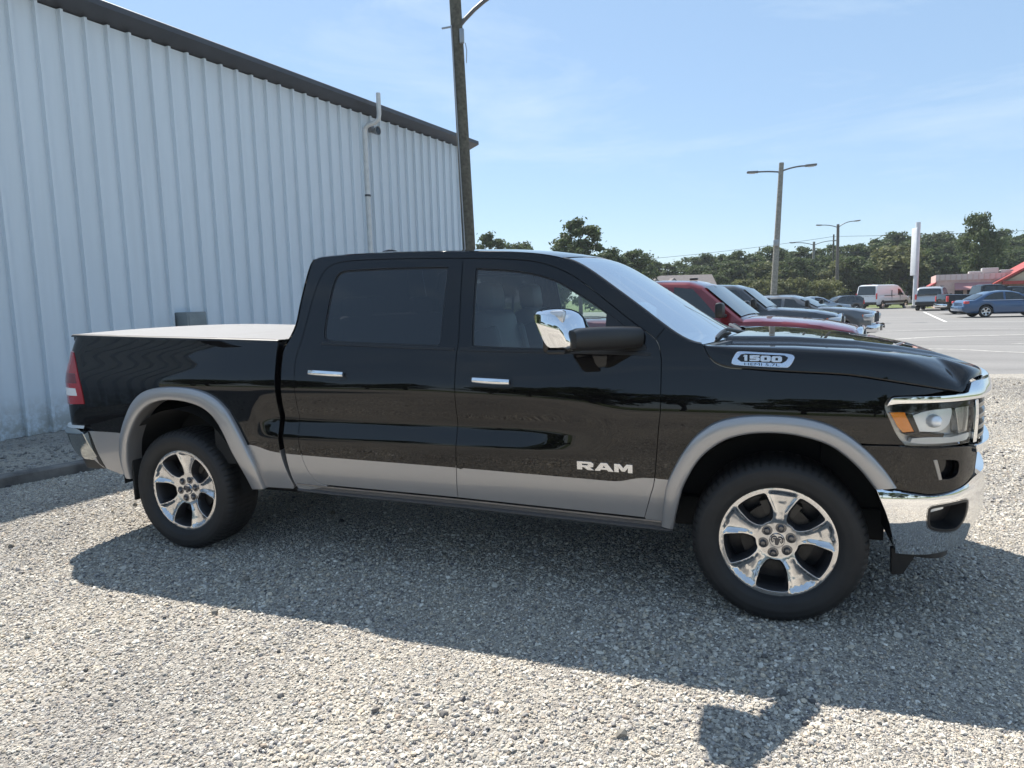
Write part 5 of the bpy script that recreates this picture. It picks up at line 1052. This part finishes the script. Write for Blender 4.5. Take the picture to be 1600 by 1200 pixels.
# ================================================================== PARKED VEHICLES
VGLASS = mat('vehicle_glass', (.015, .02, .022), .04, 0, .0, spec=.9)
TYRE2 = tyre.data; RIM2 = rimo.data; BAR2 = bar_o.data
def vehicle(name, label, cat, nose, yaw, L, Wd, belt, cabin, wheels, paint, windows, sill=.36, R=.40, extra=None, scale=1., group=None, roofw=.77, glassm=VGLASS):
    """belt/cabin: (x back from the nose, z); side view profiles; wheels: x positions"""
    e = empty(name, (nose[0], nose[1], -.004), yaw); e.scale = (scale,)*3; tag(e, label, cat, group)
    bx = [-p[0] for p in belt][::-1]; bz = [p[1] for p in belt][::-1]; zt = lambda x: float(np.interp(x, bx, bz)); h = Wd/2
    xs = sorted(set([round(v, 3) for v in list(np.linspace(-L, 0, int(L/.09)))+[-w_+d_ for w_ in wheels for d_ in np.linspace(-R*1.14, R*1.14, 19)]+[-.02, -.05, -L+.02, -L+.05]])); rg = []
    for x in xs:
        d = min(-x, L+x); f = 1-.16*max(0, 1-d/.42)**2.2; w = h*f; zb = sill+.10*max(0, 1-d/.3)
        for w_ in wheels:
            dx = abs(x+w_)
            if dx < R*1.13: zb = max(zb, .02+R+math.sqrt(max(0, (R*1.13)**2-dx**2)))
        t = zt(x); hh = max(.06, t-zb)
        half = [(.93*w, zb), (.985*w, zb+.08*hh), (w, zb+.40*hh), (.997*w, zb+.66*hh), (.975*w, zb+.86*hh), (.94*w, t-.035*min(1, hh)), (.87*w, t), (.55*w, t+.022), (0, t+.03)]
        rg.append([(x, -y, z) for y, z in half]+[(x, y, z) for y, z in half[-2::-1]])
    mb = MB(); mb.loft(rg, False, False); n_ = len(rg[0]); mb.F.append(tuple(range(n_))); mb.F.append(tuple(range((len(rg)-1)*n_, len(rg)*n_))[::-1]); mb.M += [0, 0]
    body = mb.build('body', paint, e, True, 38)
    cx_ = [-p[0] for p in cabin][::-1]; cz = [p[1] for p in cabin][::-1]; zr = lambda x: float(np.interp(x, cx_, cz)); zmax = max(cz); zb_ = zt(-(cabin[0][0]+cabin[-1][0])/2)-.03
    yw = lambda z: h*.955-(h*.955-h*roofw)*np.clip((np.asarray(z, float)-zb_)/(zmax-zb_), 0, 1.1)
    rg = []
    for x in np.linspace(cx_[0], cx_[-1], 60):
        t = zr(x); half = [(float(yw(zb_)), zb_)]+[(float(yw(zb_+(t-.06-zb_)*k)), zb_+(t-.06-zb_)*k) for k in (.33, .66, 1)]+[(float(yw(t))-.035, t-.02), (float(yw(t))-.12, t), (float(yw(t))*.5, t+.018), (0, t+.025)]
        rg.append([(x, -y, z) for y, z in half]+[(x, y, z) for y, z in half[-2::-1]])
    mb = MB(); mb.loft(rg, False, False); n_ = len(rg[0]); mb.F.append(tuple(range(n_))); mb.F.append(tuple(range((len(rg)-1)*n_, len(rg)*n_))[::-1]); mb.M += [0, 0]; mb.build('cab', paint, e, True, 40)
    WM = lambda s, z: np.stack([s, -(yw(z)+.005), z], 1)
    for wpoly in windows: panel('side_window', loop(cr(np.vstack([np.array([(-a, b) for a, b in wpoly]), [(-wpoly[0][0], wpoly[0][1])]]), 1), d=.06), glassm, e, WM, gap=0, thick=.003, step=.3, sides=(1, -1))
    def screen(nm, p, q, inset_):
        rows = []
        for t in np.linspace(.06, .95, 8):
            x = -(p[0]+(q[0]-p[0])*t); z = p[1]+(q[1]-p[1])*t; y = float(yw(z))-inset_; n = Vector((-(q[1]-p[1]), 0, (p[0]-q[0]))).normalized() if False else Vector((abs(q[1]-p[1])*(1 if q[0] > p[0] else -1), 0, abs(q[0]-p[0]))).normalized()
            rows.append([(x+n.x*.02, v*y, z+n.z*.02+.02*(1-v*v)) for v in np.linspace(-1, 1, 9)])
        m2 = MB(); m2.loft(rows, False, False)
        o = m2.build(nm, glassm, e)
        if o.data.polygons[0].normal.z < 0: o.data.flip_normals()
    screen('windshield', cabin[0], cabin[1], .07)
    if cabin[-1][0]-cabin[-2][0] > .12: screen('rear_window', cabin[-1], cabin[-2], .10)
    MB().box((-L/2, 0, sill+.08), (L-.5, Wd*.72, .20)).build('chassis', MATTEB, e, False)
    for w_ in wheels:
        for sd in (1, -1):
            o = bpy.data.objects.new('wheel', RIM2); COL.objects.link(o); o.parent = e; o.location = (-w_, -sd*(h-.03), R-.004); k = R/.4015; o.scale = (k, k*.9, k); o.rotation_euler = (0, random.uniform(0, 1.2), 0 if sd == 1 else math.pi)
            for nm, me in (('tyre', TYRE2), ('rim_barrel', BAR2)): c = bpy.data.objects.new(nm, me); COL.objects.link(c); c.parent = o
            mb = MB(); rgl = [[(-w_+R*1.12*math.cos(a), -sd*(h-.03), R+R*1.12*math.sin(a)), (-w_+R*1.12*math.cos(a), -sd*(h-.42), R+R*1.12*math.sin(a))] for a in np.linspace(-.1, math.pi+.1, 16)]; mb.loft(rgl, False, False); mb.add([(-w_-R, -sd*(h-.42), .2), (-w_+R, -sd*(h-.42), .2), (-w_+R, -sd*(h-.42), 2*R), (-w_-R, -sd*(h-.42), 2*R)], [(0, 1, 2, 3)]); mb.build('wheel_liner', MATTEB, e)
    if extra: extra(e, h, zt, yw)
    return e
def rb(e, nm, c, d, r, m, both=True, R=None):
    for sd in ((1, -1) if both else (1,)): MB().rbox((c[0], -sd*c[1] if both else c[1], c[2]), d, r, R).build(nm, m, e)
def fit_truck(chrome=True, mirror=BLACKP, tail=True, grille=CHROME):
    def f(e, h, zt, yw):
        L = 5.75
        rb(e, 'headlight', (-.10, h*.84, .93), (.30, .26, .22), .05, mat('far_lamp', (.55, .57, .58), .1, .6), True); rb(e, 'turn_signal', (-.27, h*.915, .95), (.12, .09, .16), .02, mat('far_amber', (.62, .13, .02), .25, 0, 1.), True)
        rb(e, 'grille', (-.01, 0, .90), (.10, 1.15, .42), .04, grille, False); rb(e, 'grille_insert', (.035, 0, .90), (.03, 1.0, .30), .01, MATTEB, False)
        rb(e, 'front_bumper', (.02, 0, .56), (.34, h*1.9, .26), .07, CHROME if chrome else BLACKP, False); rb(e, 'fog_lamp', (.02, h*.80, .56), (.36, .12, .10), .03, GLOSSB)
        rb(e, 'licence_plate', (.20, 0, .55), (.02, .32, .16), .005, GLOSSB, False)
        rb(e, 'rear_bumper', (-L-.03, 0, .58), (.22, h*1.85, .22), .05, CHROME if chrome else BLACKP, False)
        rb(e, 'tail_light', (-L+.06, h*.93, 1.02), (.14, .16, .38), .03, mat('far_tail', (.55, .03, .03), .2, 0, 1.)); rb(e, 'door_mirror', (-1.92, h+.14, 1.42), (.13, .22, .24), .05, mirror); rb(e, 'mirror_arm', (-1.88, h+.01, 1.33), (.07, .16, .05), .02, BLACKP)
        for xh in (-2.55, -3.35): rb(e, 'door_handle', (xh, h*.99, 1.08), (.20, .05, .035), .012, CHROME if chrome else BLACKP)
    return f
PB = [(0,.86),(.02,1.03),(.10,1.10),(.5,1.185),(1.0,1.235),(1.45,1.27),(1.60,1.26),(3.5,1.27),(3.75,1.24),(3.80,1.26),(5.70,1.31),(5.74,1.25),(5.75,.7)]
PC = [(1.62,1.27),(2.28,1.81),(2.50,1.88),(3.0,1.905),(3.45,1.885),(3.60,1.84),(3.72,1.25)]
PWIN = [[(1.98,1.30),(2.28,1.62),(2.42,1.76),(2.72,1.80),(2.74,1.30)], [(2.84,1.30),(2.84,1.80),(3.38,1.79),(3.48,1.66),(3.52,1.32)]]
RED = mat('red_paint', (.17, .012, .018), .3, .35, 1., .02); DGREY = mat('dark_grey_paint', (.055, .058, .064), .32, .5, 1., .02); MGREY = mat('mid_grey_paint', (.115, .12, .128), .32, .5, 1., .02)
BLKP2 = mat('plain_black_paint', (.006, .006, .007), .3, 0, 1., .02, spec=0.); BLUEP = mat('blue_paint', (.038, .085, .175), .3, .45, 1., .02); WHITEV = mat('white_paint', (.72, .73, .74), .35, 0, 1., .03); LSILV = mat('light_silver_paint', (.48, .49, .50), .32, .5, 1., .02)
def antenna(e, h, zt, yw): fit_truck()(e, h, zt, yw); MB().rbox((-2.6, 0, 1.94), (.14, .07, .035), .015).build('roof_antenna', BLACKP, e)
vehicle('parked_pickup', 'dark red pickup parked right behind the black truck', 'pickup truck', (3.16, 7.1), -.151, 5.75, 2.0, PB, PC, (.92, 4.55), RED, PWIN, extra=antenna, scale=.965, group='vehicles parked on the lot')
vehicle('parked_pickup', 'dark grey pickup parked beyond the dark red one', 'pickup truck', (3.57, 14.2), -.157, 5.75, 2.0, PB, PC, (.92, 4.55), DGREY, PWIN, extra=fit_truck(False, BLACKP), scale=.97, group='vehicles parked on the lot')
vehicle('parked_pickup', 'grey pickup with chrome front bumper, farthest of the three by the black truck', 'pickup truck', (4.98, 19.0), -.27, 5.75, 2.0, PB, [(a, b if b < 1.3 else b-.22) for a, b in PC], (.92, 4.55), MGREY, [[(a, b if b < 1.5 else b-.2) for a, b in w] for w in PWIN], extra=fit_truck(True, BLACKP), scale=.90, group='vehicles parked on the lot')
# white van
def vanfit(e, h, zt, yw):
    L = 5.6
    rb(e, 'rear_bumper', (-L-.02, 0, .52), (.2, h*1.9, .22), .05, BLACKP, False); rb(e, 'side_cladding', (-2.9, h-.005, .62), (3.2, .05, .22), .02, BLACKP); rb(e, 'tail_light', (-L+.05, h*.95, 1.15), (.12, .10, .55), .03, mat('far_tail')); rb(e, 'headlight', (-.35, h*.88, .98), (.4, .2, .22), .06, mat('far_lamp')); rb(e, 'front_bumper', (.0, 0, .55), (.3, h*1.8, .3), .08, BLACKP, False); rb(e, 'door_mirror', (-1.25, h+.16, 1.35), (.12, .2, .3), .04, BLACKP)
    rb(e, 'marker_lamp', (-L+.4, 0, 2.18), (.1, .5, .06), .02, mat('far_tail'), False); rb(e, 'sliding_door_rail', (-3.6, h*.99, 1.2), (1.6, .04, .04), .01, BLACKP)
    for xd in (-1.95, -3.25): rb(e, 'door_gap', (xd, h*.975, 1.15), (.018, .06, 1.1), .004, MATTEB)
vx, vy = at_px(1409, 66); vehicle('cargo_van', 'white cargo van parked at the far end of the lot', 'van', (vx, vy), math.radians(50), 5.6, 2.06, [(0,.75),(.03,.92),(.45,1.02),(.95,1.12),(1.1,1.18),(2.0,1.2),(5.55,1.2),(5.6,.7)], [(.85,1.12),(1.75,1.93),(2.1,2.12),(2.6,2.19),(5.2,2.19),(5.45,2.10),(5.58,1.2)], (.95, 4.55), WHITEV, [[(1.35,1.22),(1.85,1.75),(2.2,1.8),(2.25,1.22)]], sill=.38, R=.35, extra=vanfit, roofw=.86, group='vehicles parked on the lot')
# blue sedan
def sedanfit(e, h, zt, yw):
    L = 4.8
    rb(e, 'tail_light', (-L+.14, h*.86, .84), (.26, .20, .15), .04, mat('far_tail')); rb(e, 'headlight', (-.30, h*.82, .70), (.45, .2, .14), .05, mat('far_lamp')); rb(e, 'rear_bumper', (-L+.02, 0, .50), (.2, h*1.75, .28), .08, BLUEP, False); rb(e, 'front_bumper', (-.05, 0, .45), (.25, h*1.7, .25), .08, BLUEP, False); rb(e, 'door_mirror', (-1.75, h+.08, 1.0), (.13, .18, .13), .04, BLUEP)
    for xh in (-2.6, -3.5): rb(e, 'door_handle', (xh, h*.985, .83), (.16, .04, .03), .01, BLUEP)
    rb(e, 'window_trim', (-2.7, h*.945, .945), (2.4, .02, .02), .005, CHROME)
SB = [(0,.55),(.03,.68),(.25,.76),(1.2,.90),(1.5,.93),(3.6,.95),(4.1,.97),(4.65,.94),(4.78,.80),(4.8,.45)]; SCN = [(1.15,.90),(2.0,1.33),(2.4,1.43),(2.9,1.455),(3.4,1.40),(3.75,1.27),(4.3,.96)]
sx_, sy_ = at_px(1497, 39); c_, s_ = math.cos(math.radians(8)), math.sin(math.radians(8))
vehicle('parked_sedan', 'blue sedan parked at the right edge in front of the restaurant', 'car', (sx_+4.8*c_, sy_+4.8*s_), math.radians(8), 4.8, 1.84, SB, SCN, (.95, 3.70), BLUEP, [[(1.65,.97),(2.08,1.27),(2.42,1.37),(2.72,1.385),(2.74,.97)], [(2.84,.97),(2.83,1.385),(3.25,1.345),(3.62,1.19),(3.85,1.0)]], sill=.24, R=.33, extra=sedanfit, roofw=.70, group='vehicles parked on the lot')
px_, py_ = at_px(1466, 45); vehicle('parked_pickup', 'black pickup parked beyond the blue sedan', 'pickup truck', (px_+5.75*c_, py_+5.75*s_), math.radians(8), 5.75, 2.0, PB, PC, (.92, 4.55), BLKP2, PWIN, extra=fit_truck(True, BLACKP), scale=.97, group='vehicles parked on the lot')
def suvfit(e, h, zt, yw):
    L = 4.7
    rb(e, 'tail_light', (-L+.05, h*.90, 1.02), (.14, .14, .40), .03, mat('far_tail')); rb(e, 'headlight', (-.2, h*.82, .85), (.35, .2, .18), .05, mat('far_lamp')); rb(e, 'rear_bumper', (-L-.02, 0, .55), (.2, h*1.85, .26), .06, BLACKP, False); rb(e, 'front_bumper', (0, 0, .5), (.25, h*1.8, .28), .07, BLACKP, False); rb(e, 'door_mirror', (-1.6, h+.1, 1.15), (.13, .18, .16), .04, BLACKP); rb(e, 'roof_rail', (-3.1, h*.66, 1.80), (2.2, .05, .05), .015, BLACKP); rb(e, 'rear_glass', (-L+.02, 0, 1.32), (.10, h*1.55, .42), .04, VGLASS, False, Matrix.Rotation(.18, 3, 'Y'))
UB = [(0,.7),(.03,.88),(.3,.98),(1.2,1.06),(1.5,1.08),(4.6,1.1),(4.68,1.0),(4.7,.5)]; UC = [(1.15,1.06),(1.95,1.60),(2.4,1.74),(3.4,1.77),(4.3,1.72),(4.5,1.62),(4.66,1.08)]; UW = [[(1.6,1.12),(2.05,1.5),(2.3,1.65),(2.75,1.67),(2.76,1.12)], [(2.85,1.12),(2.85,1.68),(3.6,1.67),(3.62,1.12)], [(3.7,1.14),(3.7,1.66),(4.22,1.63),(4.4,1.18)]]
def suv(name, label, px, D, yaw, paint, tail=True, sc=1.):
    x, y = at_px(px, D); a = math.radians(yaw); k = 4.7*sc if tail else 0
    return vehicle(name, label, 'car', (x+k*math.cos(a), y+k*math.sin(a)), a, 4.7, 1.9, UB, UC, (.92, 3.75), paint, UW, sill=.32, R=.36, extra=suvfit, scale=sc, roofw=.78, group='vehicles parked on the lot')
suv('parked_suv', 'silver SUV with dark rear glass between the white sign pole and black pickup', 1452, 53, 72, LSILV, True, 1.05)
suv('parked_suv', 'dark SUV half hidden behind the blue sedan at the right edge', 1548, 50, 8, BLKP2, True, .95)
suv('parked_suv', 'small dark grey SUV left of the white van', 1345, 57, 200, DGREY, True, .74)
suv('parked_suv', 'pale silver car showing its roof behind the grey pickup', 1180, 37, 4, LSILV, True, .86)
x_, y_ = at_px(1326, 50); vehicle('parked_sedan', 'light blue sedan nose behind the grey pickup, left of the white van', 'car', (x_, y_), math.radians(12), 4.8, 1.84, SB, SCN, (.95, 3.70), mat('pale_blue_paint', (.30, .36, .42), .3, .4, 1., .02), [[(1.65,.97),(2.08,1.27),(2.42,1.37),(2.72,1.385),(2.74,.97)]], sill=.24, R=.33, extra=sedanfit, roofw=.70, scale=.92, group='vehicles parked on the lot')

# ---- thin summer haze
HZ = MB().box((0, 40, 6.5), (260, 190, 15.2)).build('haze', PAINT, None, False); HZ['kind'] = 'stuff'; HZ['label'] = 'thin pale haze over the lot'; HZ['category'] = 'haze'
hm_ = bpy.data.materials.new('haze'); hm_.use_nodes = True; t_ = hm_.node_tree; t_.nodes.clear(); o_ = N(t_, 'ShaderNodeOutputMaterial'); pv = N(t_, 'ShaderNodeVolumePrincipled'); pv.inputs['Color'].default_value = (.86, .93, 1, 1); pv.inputs['Density'].default_value = .0004; pv.inputs['Anisotropy'].default_value = .2
t_.links.new(pv.outputs[0], o_.inputs['Volume']); HZ.data.materials[0] = hm_
